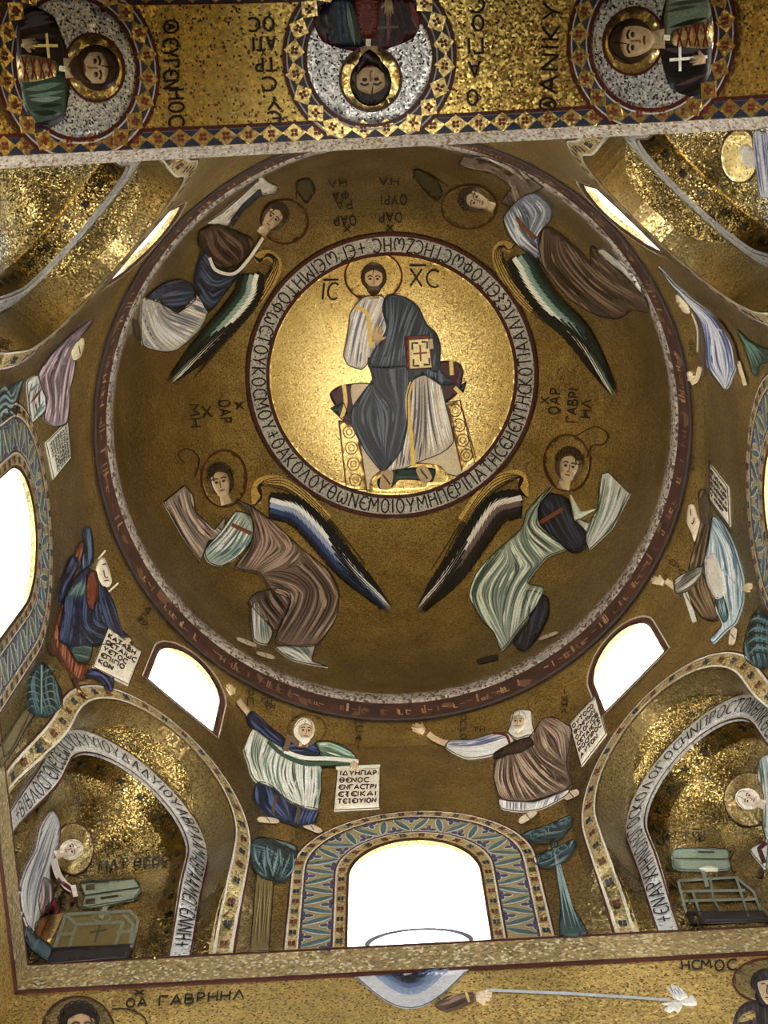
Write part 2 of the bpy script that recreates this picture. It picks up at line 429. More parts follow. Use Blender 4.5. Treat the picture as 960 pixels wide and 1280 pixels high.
class Inlay:
    """one mosaic motif: a root with parts; coordinates go through T (zoom frame) and then through the surface map"""
    def __init__(s, name, label, cat, group=None, T=(0, 0, 1), mp=None, step=7, root=None):
        s.root = root or thing(name, label, cat, group); s.T = T; s.mp = mp or hit; s.step = step; s.parts = {}; s.order = []; s.uid = 0; s.hold = False; s.ol = False; s.pend = []
    def t(s, p): return (s.T[0] + p[0] / s.T[2], s.T[1] + p[1] / s.T[2])
    def part(s, nm, col):
        k = (nm, col, 0 if nm.split('/')[-1] in JOINED else s.uid)
        if k not in s.parts: s.parts[k] = ([], []); s.order.append(k)
        return s.parts[k]
    def fill(s, nm, col, pts, lay=1, sm=True, raw=False):
        P = [p if raw else s.t(p) for p in pts]
        if not s.hold: s.uid += 1
        if sm:
            C = cr(P, True, 4); q = len(P)
            P = [tuple(c * .62 + .38 * (a + (b - a) * j / 4) for c, a, b in zip(C[i * 4 + j], P[i], P[(i + 1) % q])) for i in range(q) for j in range(4)]
        P = resample(P + [P[0]], s.step * 1.3)[:-1]
        n = len(P); x0, x1 = min(p[0] for p in P), max(p[0] for p in P); y0, y1 = min(p[1] for p in P), max(p[1] for p in P)
        Q = list(P); st = s.step * 1.4; y = y0 + st * .5; r = 0
        while y < y1:
            x = x0 + st * (.5 if r % 2 else 1)
            while x < x1:
                if inside((x, y), P): Q.append((x, y))
                x += st
            y += st; r += 1
        res = geometry.delaunay_2d_cdt([Vector(q) for q in Q], [], [list(range(n))], 1, 1e-6)
        rv, rf = res[0], res[2]
        V, F = s.part(nm, col); b = len(V); off = .003 + .0022 * lay; hs_ = []
        for v in rv:
            h = s.mp(v.x, v.y); hs_.append(h)
            V.append(h[0] + h[1] * off if h else Vector((0, 0, -9)))
        edges = {}; rf = [f for f in rf if all(hs_[i] is not None for i in f) and max((V[b + f[i]] - V[b + f[i - 1]]).length for i in range(3)) <= .9]
        rf = largest(rf)
        for f in rf:
            if any(hs_[i] is None for i in f): continue
            pts3 = [V[b + i] for i in f]
            if max((pts3[i] - pts3[i - 1]).length for i in range(3)) > .9: continue
            F.append(tuple(b + i for i in f))
            for i in range(3):
                e = (f[i], f[(i + 1) % 3]); 
                if (e[1], e[0]) in edges: del edges[(e[1], e[0])]
                else: edges[e] = 1
        if s.ol and '/' not in nm and len(col) == 6 and col not in M and nm not in ('face', 'neck', 'hair', 'beard', 'wing', 'hand', 'foot', 'cushion_pale'):
            k = tuple(int(col[i:i + 2], 16) for i in (0, 2, 4)); dk = '%02x%02x%02x' % tuple(int(c * .32) for c in k); s.line('outline', dk, P, s.ol, lay + 1.5, 0, False, True, True)
        if nm in DRAPE and len(col) == 6 and col not in M: s.pend.append([nm, col, P, lay + .35, [], None])
        bot = {}
        for (i, j) in edges:
            for q in (i, j):
                if q not in bot: bot[q] = len(V); V.append(hs_[q][0] - hs_[q][1] * .002)
            F.append((b + j, b + i, bot[i], bot[j]))
    def line(s, nm, col, pts, w, lay=3, taper=0, sm=True, raw=False, closed=False):
        P = [p if raw else s.t(p) for p in pts]
        if not s.hold: s.uid += 1
        if sm: P = cr(P, closed, 5)
        if closed: P = P + [P[0]]
        P = resample(P, s.step * .9); n = len(P)
        V, F = s.part(nm, col); off = .003 + .0022 * lay; prev = None
        for i, p in enumerate(P):
            a, b = P[max(0, i - 1)], P[min(n - 1, i + 1)]
            if closed and i in (0, n - 1): a, b = P[n - 2], P[1]
            dx, dy = b[0] - a[0], b[1] - a[1]; L = math.hypot(dx, dy) or 1; nx, ny = -dy / L, dx / L
            tt = i / max(1, n - 1)
            ww = w * .5 * (1 if not taper else (max(.12, math.sin(pi * (tt * .94 + .03))) if taper == 1 else max(.1, 1 - tt ** 1.5) if taper == 2 else max(.1, (1 - (2 * tt - 1) ** 4) ** .5)))
            h1, h2 = s.mp(p[0] + nx * ww, p[1] + ny * ww), s.mp(p[0] - nx * ww, p[1] - ny * ww)
            if h1 is None or h2 is None: prev = None; continue
            V += [h1[0] + h1[1] * off, h2[0] + h2[1] * off]; k = len(V) - 2
            if prev is not None and (V[k] - V[prev]).length < .6: F.append((prev, prev + 1, k + 1, k))
            prev = k
    def drape(s, nm, col, P, lay, guides, cols):
        """streamlines of cloth folds that follow the guide lines"""
        n = len(P); cx, cy = sum(p[0] for p in P) / n, sum(p[1] for p in P) / n
        xx = sum((p[0] - cx) ** 2 for p in P); yy = sum((p[1] - cy) ** 2 for p in P); xy = sum((p[0] - cx) * (p[1] - cy) for p in P)
        an = .5 * math.atan2(2 * xy, xx - yy); ca, sa = math.cos(an), math.sin(an); sp = s.step * .6
        mn = max(abs(-(p[0] - cx) * sa + (p[1] - cy) * ca) for p in P); mj = max(abs((p[0] - cx) * ca + (p[1] - cy) * sa) for p in P)
        seg = []
        for g in guides:
            for p, q in zip(g, g[1:]):
                t = math.atan2(q[1] - p[1], q[0] - p[0]); seg.append(((p[0] + q[0]) / 2, (p[1] + q[1]) / 2, math.cos(2 * t), math.sin(2 * t)))
        if not seg:
            for i in range(-2, 3):
                t = an + .28 * math.sin(i * 1.7 + cx); seg.append((cx + ca * mj * i / 2, cy + sa * mj * i / 2, math.cos(2 * t), math.sin(2 * t)))
        def ang(x, y):
            c = d = 0
            for mx, my, c2, s2 in seg:
                w = 1 / ((x - mx) ** 2 + (y - my) ** 2 + 4 * s.step ** 2); w *= w; c += w * c2; d += w * s2
            return .5 * math.atan2(d, c)
        occ = {}; x0, x1 = min(p[0] for p in P), max(p[0] for p in P); y0, y1 = min(p[1] for p in P), max(p[1] for p in P)
        seeds = [(x0 + (x1 - x0) * random.random(), y0 + (y1 - y0) * random.random()) for _ in range(int((x1 - x0) * (y1 - y0) / sp ** 2 * .7) + 10)]
        cell = lambda p: (int(p[0] // sp), int(p[1] // sp)); k = 0; ds = s.step * .75
        dk, md, lt = shade(col, .42), shade(col, .68), shade(col, 1.28, 22)
        seq = [dk, lt, md, lt] if not cols else [cols[0], lt, cols[-1] if len(cols) > 2 else md, cols[1]]
        for sd in seeds:
            if cell(sd) in occ or not inside(sd, P): continue
            half = []
            for sg in (1, -1):
                p = sd; t = ang(*p) + (pi if sg < 0 else 0); L = []
                for _ in range(40):
                    t2 = ang(*p)
                    if math.cos(t2 - t) < 0: t2 += pi
                    t = t2; p = (p[0] + ds * math.cos(t), p[1] + ds * math.sin(t))
                    if not inside(p, P) or cell(p) in occ: break
                    L.append(p)
                half.append(L)
            L = half[1][::-1] + [sd] + half[0]
            if len(L) < 5: continue
            for p in L: occ[cell(p)] = 1
            s.line(nm + '/folds', seq[k % 4], L, sp * random.uniform(.65, 1.15), lay + .25 * (k % 4 % 2), 1, False, True); k += 1
    def folds(s, nm, cols, g0, g1, n, w, lay=3, taper=1):
        base = nm.split('/')[0]
        if base in DRAPE and nm.endswith('/folds'):
            G0, G1 = cr([s.t(p) for p in g0], False, 3), cr([s.t(p) for p in g1], False, 3); mid = (sum(p[0] for p in G0 + G1) / len(G0 + G1), sum(p[1] for p in G0 + G1) / len(G0 + G1))
            own = [d for d in s.pend if d[0] == base] or None
            if own:
                best = min(own, key=lambda d: 0 if inside(mid, d[2]) else min(math.dist(mid, p) for p in d[2]))
                best[4] += [G0, G1]
                if not best[5]: best[5] = list(cols)
                return
        s.folds2(nm, cols, g0, g1, n, w, lay, taper)
    def folds2(s, nm, cols, g0, g1, n, w, lay=3, taper=1):
        a = resample(cr([s.t(p) for p in g0], False, 4), 1e9); b = cr([s.t(p) for p in g1], False, 4)
        def at(P, t):
            x = t * (len(P) - 1); i = min(int(x), len(P) - 2); f = x - i
            return (P[i][0] + (P[i + 1][0] - P[i][0]) * f, P[i][1] + (P[i + 1][1] - P[i][1]) * f)
        n = round(n * 1.7)
        for i in range(n):
            f = (i + .5) / n; t0 = random.uniform(0, .18); t1 = random.uniform(.8, 1)
            pts = []
            for j in range(7):
                t = t0 + (t1 - t0) * j / 6; p, q = at(a, t), at(b, t); ff = f + .05 * math.sin(t * 5 + i)
                pts.append((p[0] + (q[0] - p[0]) * ff, p[1] + (q[1] - p[1]) * ff))
            s.line(nm, cols[i % len(cols)], pts, w * random.uniform(.55, 1.1) * (1.5 if i % len(cols) == 0 else 1), lay + .5 + (.8 if i % len(cols) else 0), taper, False, True)
    def dot(s, nm, col, p, r, lay=4, ry=None):
        s.fill(nm, col, [(p[0] + r * math.cos(a * pi / 4), p[1] + (ry or r) * math.sin(a * pi / 4)) for a in range(8)], lay)
    def loop(s, nm, col, c, rx, ry, w, lay=3, a0=0, a1=360, rot=0):
        m = 40; P = []
        for i in range(m + (0 if a1 - a0 == 360 else 1)):
            a = math.radians(a0 + (a1 - a0) * i / m); x, y = rx * math.cos(a), ry * math.sin(a); P.append((c[0] + x * math.cos(rot) - y * math.sin(rot), c[1] + x * math.sin(rot) + y * math.cos(rot)))
        s.line(nm, col, P, w, lay, 0, False, False, a1 - a0 == 360)
    def halo(s, c, r, ry=None, gold='gold_bright', rim='5a2a18', w=1.6, lay=0):
        s.fill('halo', gold, [(c[0] + r * math.cos(a * pi / 12), c[1] + (ry or r) * math.sin(a * pi / 12)) for a in range(24)], lay)
        s.loop('halo/rim', rim, c, r, ry or r, w, lay + 1)
    def head(s, c, r, ang, skin='b79c78', hair='4a3828', look=0, beard=None, lay=5, sx=1.0, curls=False, hood=False):
        """oval head; ang = direction of the crown in degrees, clockwise from straight up; look = -1..1 turn of the face"""
        A_ = math.radians(ang); ca, sa = math.cos(A_), math.sin(A_)
        def L(x, y): x *= sx; return (c[0] + r * (x * ca - y * sa), c[1] + r * (x * sa + y * ca))
        E = lambda cx, cy, rx, ry, m=14: [L(cx + rx * math.cos(2 * pi * i / m), cy + ry * math.sin(2 * pi * i / m)) for i in range(m)]
        z = s.T[2]
        s.fill('hair', hair, E(0, -.18, .98, 1.08), lay)
        if not hood: s.fill('neck', skin, [L(-.34, .5), L(.34, .5), L(.42, 1.45), L(-.42, 1.45)], lay, False)
        o = .22 * look
        s.fill('face', skin, [L(o - .62, -.45), L(o, -.72), L(o + .62, -.45), L(o + .64, .15), L(o + .42, .72), L(o, .98), L(o - .42, .72), L(o - .64, .15)], lay + 1)
        if curls:
            for i in range(1, 10):
                a = pi * (1.0 + i / 10); s.loop('hair/curls', '2e2218', L(.82 * math.cos(a), -.2 + .9 * math.sin(a)), r * .2, r * .2, r * .07 / z * 1.0, lay + 2)
        else:
            hk = '%02x%02x%02x' % tuple(int(int(hair[i:i + 2], 16) * .62) for i in (0, 2, 4))
            for i in (-1, 0, 1): s.line('hair/strands', hk, [L(.9 * i - .1, -.1 - .2 * (i == 0)), L(.55 * i, -.85), L(.1 * i, -1.15)], r * .08 / z, lay + 2, 1)
        if beard: s.fill('beard', beard, [L(o - .62, .2), L(o - .3, .48), L(o + .3, .48), L(o + .62, .2), L(o + .48, .9), L(o, 1.3), L(o - .48, .9)], lay + 2)
        dk = '3a2a1e'
        for e in (-1, 1):
            s.fill('face/eye', dk, E(o * 1.4 + .28 * e, -.05, .12, .08, 8), lay + 3)
            s.line('face/brow', dk, [L(o * 1.4 + .1 * e, -.24), L(o * 1.4 + .3 * e, -.3), L(o * 1.4 + .5 * e, -.2)], r * .09 / z, lay + 3)
        s.line('face/nose', '7a5a3e', [L(o * 1.6, -.15), L(o * 1.9, .28), L(o * 1.5 - .1, .3)], r * .08 / z, lay + 3)
        s.line('face/mouth', '7a3a2c', [L(o * 1.5 - .18, .52), L(o * 1.5 + .18, .52)], r * .09 / z, lay + 4)
    def hand(s, p, r, ang, skin='b79c78', lay=6, nm='hand'):
        A_ = math.radians(ang); ca, sa = math.cos(A_), math.sin(A_)
        def L(x, y): return (p[0] + r * (x * ca - y * sa), p[1] + r * (x * sa + y * ca))
        s.fill(nm, skin, [L(-.42, .55), L(-.5, -.2), L(-.56, -.95), L(-.36, -1.0), L(-.28, -.3), L(-.26, -1.25), L(-.06, -1.28), L(-.02, -.3), L(.06, -1.2), L(.26, -1.2), L(.26, -.28), L(.42, -.95), L(.6, -.88), L(.5, -.1), L(.92, -.35), L(1.0, -.15), L(.5, .35), L(.4, .6)], lay, False)
    def foot(s, a, b, w, skin='b79c78', lay=2):
        s.line('foot', skin, [a, ((a[0] + b[0]) / 2, (a[1] + b[1]) / 2), b], w / s.T[2], lay, 3)
        s.line('foot/sandal', '4a3422', [((a[0] + b[0]) / 2 - w * .3, (a[1] + b[1]) / 2 - w * .4), ((a[0] + b[0]) / 2 + w * .3, (a[1] + b[1]) / 2 + w * .4)], w * .14 / s.T[2], lay + 1)
    def wing(s, spine, wid, cols, nf=9, lay=1, nm='wing'):
        """spine root to tip in frame coordinates; wid half widths; cols from leading to trailing edge"""
        P = cr([s.t(p) for p in spine], False, 6); n = len(P)
        def at(t, f):
            x = max(0, min(n - 1.001, t * (n - 1))); i = int(x); g = x - i
            a, b = P[i], P[i + 1]; L = math.dist(a, b) or 1; nx, ny = (b[1] - a[1]) / L, -(b[0] - a[0]) / L
            ww = wid[0] + (wid[1] - wid[0]) * t; ww = ww / s.T[2] * (1 if t < .75 else max(.25, 1 - (t - .75) * 2.6))
            return (a[0] + (b[0] - a[0]) * g + nx * ww * f, a[1] + (b[1] - a[1]) * g + ny * ww * f)
        m = len(cols)
        up = [at(i / 14, 1) for i in range(15)]; dn = [at(i / 14, -1) for i in range(15)]
        s.fill(nm, cols[-1], [at(i / 14, .8) for i in range(14)] + [at(i / 14, -.8) for i in range(13, -1, -1)], lay, False, True)
        nn = nf * 2
        for r in range(m - 1, -1, -1):
            f = 1 - 2 * (r + .5) / m; hw = 1 / m
            for i in range(nn):
                t0 = i / nn * .86; t1 = min(1, t0 + .17)
                s.line(nm + '/feathers', cols[r], [at(t0, f + hw), at(t0 + (t1 - t0) * .5, f), at(t1, f - hw * 1.7)], 2.3 * abs(wid[0] + wid[1]) / 2 / m / s.T[2], lay + 1 + (m - r) * .6, 2, True, True)
        for i in range(7):
            t0 = .45 + .05 * i; s.line(nm + '/feathers', cols[0 if i % 2 else -1], [at(t0, .8 - .22 * i), at((t0 + 1) / 2, .6 - .2 * i), at(1 - .02 * (i % 3), (.9 - .3 * i) * 1.3)], 2.4, lay + 5, 2, True, True)
    def outline(s, nm, col, pts, w=1.2, lay=4): s.line(nm, col, pts, w, lay, 0, True, False, True)
    def done(s):
        for d in s.pend: s.drape(*d)
        made = {}
        for kk in s.order:
            nm, col = kk[0], kk[1]; V, F = s.parts[kk]
            if not F: continue
            par = s.root; base = nm
            if '/' in nm:
                pn, base = nm.split('/'); par = made.get(pn, s.root)
            o = mesh_obj(base, V, F, pal(col), par, True)
            if base != nm and par is s.root: o.name = base
            if '/' not in nm: made[nm] = o
            if base in JOINED: o['kind'] = 'stuff'
        return s.root

# stroke alphabet of the inscriptions: (width, strokes) in a unit box, y downwards
def arcp(cx, cy, rx, ry, a0, a1, m=8): return [(cx + rx * math.cos(math.radians(a0 + (a1 - a0) * i / m)), cy + ry * math.sin(math.radians(a0 + (a1 - a0) * i / m))) for i in range(m + 1)]
GL = {
 'A': (.75, [[(0, 1), (.38, 0), (.75, 1)], [(.14, .66), (.6, .66)]]), 'B': (.6, [[(0, 0), (0, 1)], [(0, 0), (.45, .05), (.45, .42), (0, .46)], [(.0, .46), (.58, .55), (.55, .95), (0, 1)]]),
 'Γ': (.55, [[(0, 1), (0, 0), (.55, 0), (.55, .16)]]), 'Δ': (.8, [[(0, .95), (.4, 0), (.8, .95), (0, .95)]]),
 'E': (.58, [arcp(.45, .5, .45, .5, -50, -310), [(.05, .5), (.48, .5)]]), 'Z': (.6, [[(0, 0), (.58, 0), (0, 1), (.6, 1)]]),
 'H': (.62, [[(0, 0), (0, 1)], [(.62, 0), (.62, 1)], [(0, .5), (.62, .46)]]), 'Θ': (.68, [arcp(.34, .5, .34, .5, 0, 360, 12), [(.04, .5), (.64, .5)]]),
 'I': (.12, [[(.06, 0), (.06, 1)]]), 'K': (.6, [[(0, 0), (0, 1)], [(.55, 0), (.05, .52), (.6, 1)]]), 'Λ': (.75, [[(0, 1), (.38, 0), (.75, 1)]]),
 'M': (.85, [[(0, 1), (.05, 0), (.42, .6), (.8, 0), (.85, 1)]]), 'N': (.65, [[(0, 1), (0, 0), (.65, 1), (.65, 0)]]),
 'Ξ': (.55, [[(.05, 0), (.5, .0), (.15, .38), (.5, .48), (.1, .7), (.5, .92), (.3, 1.1)]]), 'O': (.68, [arcp(.34, .5, .34, .5, 0, 360, 12)]),
 'Π': (.66, [[(0, 1), (0, 0), (.66, 0), (.66, 1)]]), 'P': (.52, [[(0, 1), (0, 0), (.42, .05), (.5, .27), (.38, .48), (0, .52)]]),
 'C': (.55, [arcp(.45, .5, .45, .5, -50, -310)]), 'T': (.66, [[(0, .12), (0, 0), (.66, 0), (.66, .12)], [(.33, 0), (.33, 1)]]),
 'V': (.7, [[(0, 0), (.35, .6), (.7, 0)], [(.35, .6), (.3, 1)]]), 'Φ': (.75, [arcp(.37, .5, .37, .3, 0, 360, 12), [(.37, -.05), (.37, 1.05)]]),
 'X': (.7, [[(0, 0), (.7, 1)], [(.7, 0), (0, 1)]]), 'Ω': (.9, [arcp(.23, .55, .23, .45, -110, -360, 6) + arcp(.67, .55, .21, .45, 180, -70, 6)]),
 '+': (.6, [[(0, .5), (.6, .5)], [(.3, .1), (.3, .9)]]), '.': (.1, [[(.0, .5), (.1, .5)]]), ' ': (.3, []), '-': (1.3, [[(0, -.18), (1.3, -.22)]]), '@': (.9, [arcp(.45, .5, .45, .5, 0, 360, 12), [(.25, .75), (.45, .22), (.65, .75)], [(.33, .6), (.58, .6)]]),
 'S': (.6, [[(.6, .0), (.1, .05), (.5, .5), (.1, .95), (.6, 1)]])}
def write(F, nm, col, txt, o, right, down, w, lay=3, length=None, gap=.28):
    """o = top-left corner; right / down = vectors of one letter height, in frame coordinates"""
    W = sum(GL[c][0] + gap for c in txt) - gap
    k = (length / W / math.hypot(*right)) if length else 1
    x = 0
    for c in txt:
        gw, st = GL[c]; F.uid += 1; F.hold = True
        for q in st:
            F.line(nm, col, [(o[0] + right[0] * k * (x + px) + down[0] * py, o[1] + right[1] * k * (x + px) + down[1] * py) for px, py in q], w, lay, 0, False)
        x += gw + gap; F.hold = False
def write_path(F, nm, col, txt, path, h, w, lay=3, gap=.3, flip=1):
    """letters along a path f(t) -> (point, right unit, down unit, length total)"""
    W = sum(GL[c][0] + gap for c in txt); x = gap / 2
    for c in txt:
        gw, st = GL[c]; F.uid += 1; F.hold = True
        for q in st:
            P = []
            for px, py in q:
                p, r, d = path((x + px) / W); P.append((p[0] + d[0] * (py - .5) * h, p[1] + d[1] * (py - .5) * h))
            F.line(nm, col, resample(P, F.step * .6), w, lay, 0, False, True)
        x += gw + gap; F.hold = False
# ------------------------------------------------------------------ windows: pane, frame, glazing
def flat_arch(k, P, d, cx=0):
    nrm, tn = face_frame(k); return [nrm * d + tn * (u + cx) + Vector((0, 0, z)) for u, z in P]
m, nt, b = new_mat('frosted_window_glass'); L = nt.links.new
tr = node(nt, 'ShaderNodeBsdfTranslucent'); tr.inputs[0].default_value = (.95, .97, 1, 1)
tp = node(nt, 'ShaderNodeBsdfTransparent'); mixs = node(nt, 'ShaderNodeMixShader'); mixs.inputs[0].default_value = .12
L(tr.outputs[0], mixs.inputs[1]); L(tp.outputs[0], mixs.inputs[2]); L(mixs.outputs[0], nt.nodes['Material Output'].inputs[0])
M['glass'] = m
M['frame'] = plain('weathered_red_frame', '46241c', .6, 0, .2, 12)
M['lead'] = plain('grey_glazing_bar', '6a6874', .5, 0, .1, 12)
def strip_between(name, k, P, Q, d, mat, parent, cx=0, d2=None):
    a, bb = flat_arch(k, P, d, cx), flat_arch(k, Q, d if d2 is None else d2, cx); n = len(a)
    return mesh_obj(name, a + bb, [(i, i + 1, n + i + 1, n + i) for i in range(n - 1)], mat, parent)
wn = 0
for k in (2, 4, 0, 6):
    wn += 1
    r = struct(bpy.data.objects.new('window_%d' % wn, None), 'round-headed window, white with daylight, above the cornice band'); COL.objects.link(r)
    P = arch_pts(WIN['s'] + .01, WIN['z0'] - .02, WIN['sp'], WIN['za'] + .01); Q = flat_arch(k, P, A + .035, -.03)
    mesh_obj('pane', Q, [tuple(range(len(Q)))], M['glass'], r)
    arc = [(.33 * math.cos(pi * i / 20), H2 + .04 + .19 * math.sin(pi * i / 20)) for i in range(21)]; arc2 = [(u * 1.10, z + .035) for u, z in arc]
    strip_between('glazing_bar', k, arc, arc2, A + .02, M['lead'], r, -.03)
for k in (1, 3, 5, 7):
    wn += 1
    r = struct(bpy.data.objects.new('window_%d' % wn, None), 'small round-headed window under the dome, white with daylight'); COL.objects.link(r)
    P = arch_pts(SW['s'] + .01, SW['z0'] - .01, SW['sp'], SW['za'] + .01, 16)
    def dr(z): return r_drum(k * pi / 4, z)
    nrm, tn = face_frame(k)
    Q = [nrm * (dr(z) + .04) + tn * u + Vector((0, 0, z)) for u, z in P]
    mesh_obj('pane', Q, [tuple(range(len(Q)))], M['glass'], r)
    fm = face_map(k)
    F = Inlay('', '', '', mp=fm, step=.07, root=r)
    out = arch_pts(SW['s'] + .035, SW['z0'] - .04, SW['sp'], SW['za'] + .035, 16)
    F.line('frame', 'frame', out, .036, 2, 0, False, False, True)
    F.line('frame_edge', 'b8a890', [(u * 1.07, z + .03 * (1 if z > 13.5 else -1)) for u, z in out], .012, 3, 0, False, False, True)
    F.done()

# ------------------------------------------------------------------ arch borders with crosses, leaves and lettering
def cross_mesh(name, r):
    V, Fs = [], []
    for a in range(4):
        c, s = math.cos(a * pi / 2 + pi / 4), math.sin(a * pi / 2 + pi / 4); b = len(V)
        for i in range(6):
            t = i * pi / 3; x, y = .55 * r + .42 * r * math.cos(t), .36 * r * math.sin(t); V.append((x * c - y * s, x * s + y * c, .004))
        Fs.append(tuple(range(b, b + 6)))
        for i in range(6): V.append((V[b + i][0], V[b + i][1], 0))
        Fs += [(b + (i + 1) % 6, b + i, b + 6 + i, b + 6 + (i + 1) % 6) for i in range(6)]
    me = bpy.data.meshes.new(name); me.from_pydata(V, [], Fs); return me
def leaf_mesh(name, l, w_, z=.005):
    V = [(0, 0, z)] ; m = 10
    for i in range(m): a = 2 * pi * i / m; x = math.cos(a); V.append((l * .5 * x, w_ * .5 * math.sin(a) * (1 - .45 * abs(x) ** 3), z))
    V += [(v[0], v[1], 0) for v in V[1:]]
    me = bpy.data.meshes.new(name); me.from_pydata(V, [], [(0, i + 1, (i + 1) % m + 1) for i in range(m)] + [((i + 1) % m + 1, i + 1, m + 1 + i, m + 1 + (i + 1) % m) for i in range(m)]); return me
def place(name, me, mat, P, N, X, parent, lift=.005):
    key = (me.name, mat.name)
    if key not in place.c:
        d = me.copy(); d.materials.append(mat); place.c[key] = d
    o = bpy.data.objects.new(name, place.c[key]); COL.objects.link(o); o.parent = parent
    Y = N.cross(X).normalized(); X = Y.cross(N).normalized(); Pp = P + N * lift
    o.matrix_world = Matrix(((X.x, Y.x, N.x, Pp.x), (X.y, Y.y, N.y, Pp.y), (X.z, Y.z, N.z, Pp.z), (0, 0, 0, 1)))
    return o
place.c = {}
CROSS = cross_mesh('cross', .036); CROSS_S = cross_mesh('cross_small', .032)
LEAF = leaf_mesh('leaf', .235, .046); LEAF_E = leaf_mesh('leaf_edge', .262, .066, .003); BUD = leaf_mesh('bud', .062, .034); BUD_E = leaf_mesh('bud_edge', .078, .05, .003); STEMLEAF = leaf_mesh('stem_leaf', .13, .035)
RED, BLUE, TEAL = mosaic('red_brown_tesserae', '5c2a1e', 0, .4, 80, .2, .1), mosaic('navy_tesserae', '20283a', 0, .4, 80, .2, .1), mosaic('teal_tesserae', '3f5a60', 0, .4, 80, .2, .1)
INDIGO = mosaic('indigo_tesserae', '3a3a58', 0, .4, 80, .2, .1); PALEB = mosaic('pale_blue_tesserae', 'b0b4b0', 0, .4, 80, .15, .1); DARKG = mosaic('dark_olive_tesserae', '26261a', 0, .4, 80, .2, .1); GREEN = mosaic('dark_green_tesserae', '2f4038', 0, .4, 80, .2, .1)
def sec_path(sec, z0=H2 + .02, cx=0, flare=0):
    """arc-length path over an arch section from the viewer's left foot to the right foot: f(t) -> (u, z), outward normal"""
    s_, sp, za = sec; P = arch_pts(s_, z0, sp, za, 40)[2:-2][::-1]; L = [0]
    lg = [(s_ + flare * lean(z0 + (sp - z0) * i / 14), z0 + (sp - z0) * i / 14) for i in range(14)]
    P = [(-u, z) for u, z in lg] + P + lg[::-1]
    for a, b_ in zip(P, P[1:]): L.append(L[-1] + math.dist(a, b_))
    def f(t):
        x = max(0, min(.99999, t)) * L[-1]
        i = max(j for j in range(len(P) - 1) if L[j] <= x); g = (x - L[i]) / (L[i + 1] - L[i]); a, b_ = P[i], P[i + 1]
        dx, dz = (b_[0] - a[0]) / (L[i + 1] - L[i]), (b_[1] - a[1]) / (L[i + 1] - L[i])
        return (a[0] + (b_[0] - a[0]) * g + cx, a[1] + (b_[1] - a[1]) * g), (dx, dz), (-dz, dx)
    return f, L[-1]
def band_on(F, nm, col, mid, width, lay, z0=H2 + .02, cx=0, flare=0):
    f, L = sec_path(mid, z0, cx, flare); F.line(nm, col, [f(i / 90)[0] for i in range(91)], width, lay, 0, False, True)
def crosses(parent, mp, sec, n, cols, me, z0=H2 + .02, cx=0, lift=.012, flare=0):
    f, L = sec_path(sec, z0, cx, flare)
    for i in range(n):
        (u, z), (dx, dz), _ = f((i + .5) / n); h = mp(u, z); h2 = mp(u + dx * .02, z + dz * .02)
        place('cross', me, cols[i % len(cols)], h[0], h[1], (h2[0] - h[0]).normalized(), parent, lift)
SQNAME = {3: 'squinch beside the fan-crowned tree', 1: 'squinch beside the two-tiered tree', 5: 'squinch beside the mauve-cloaked figure', 7: 'squinch beside the striped blue-white robe'}
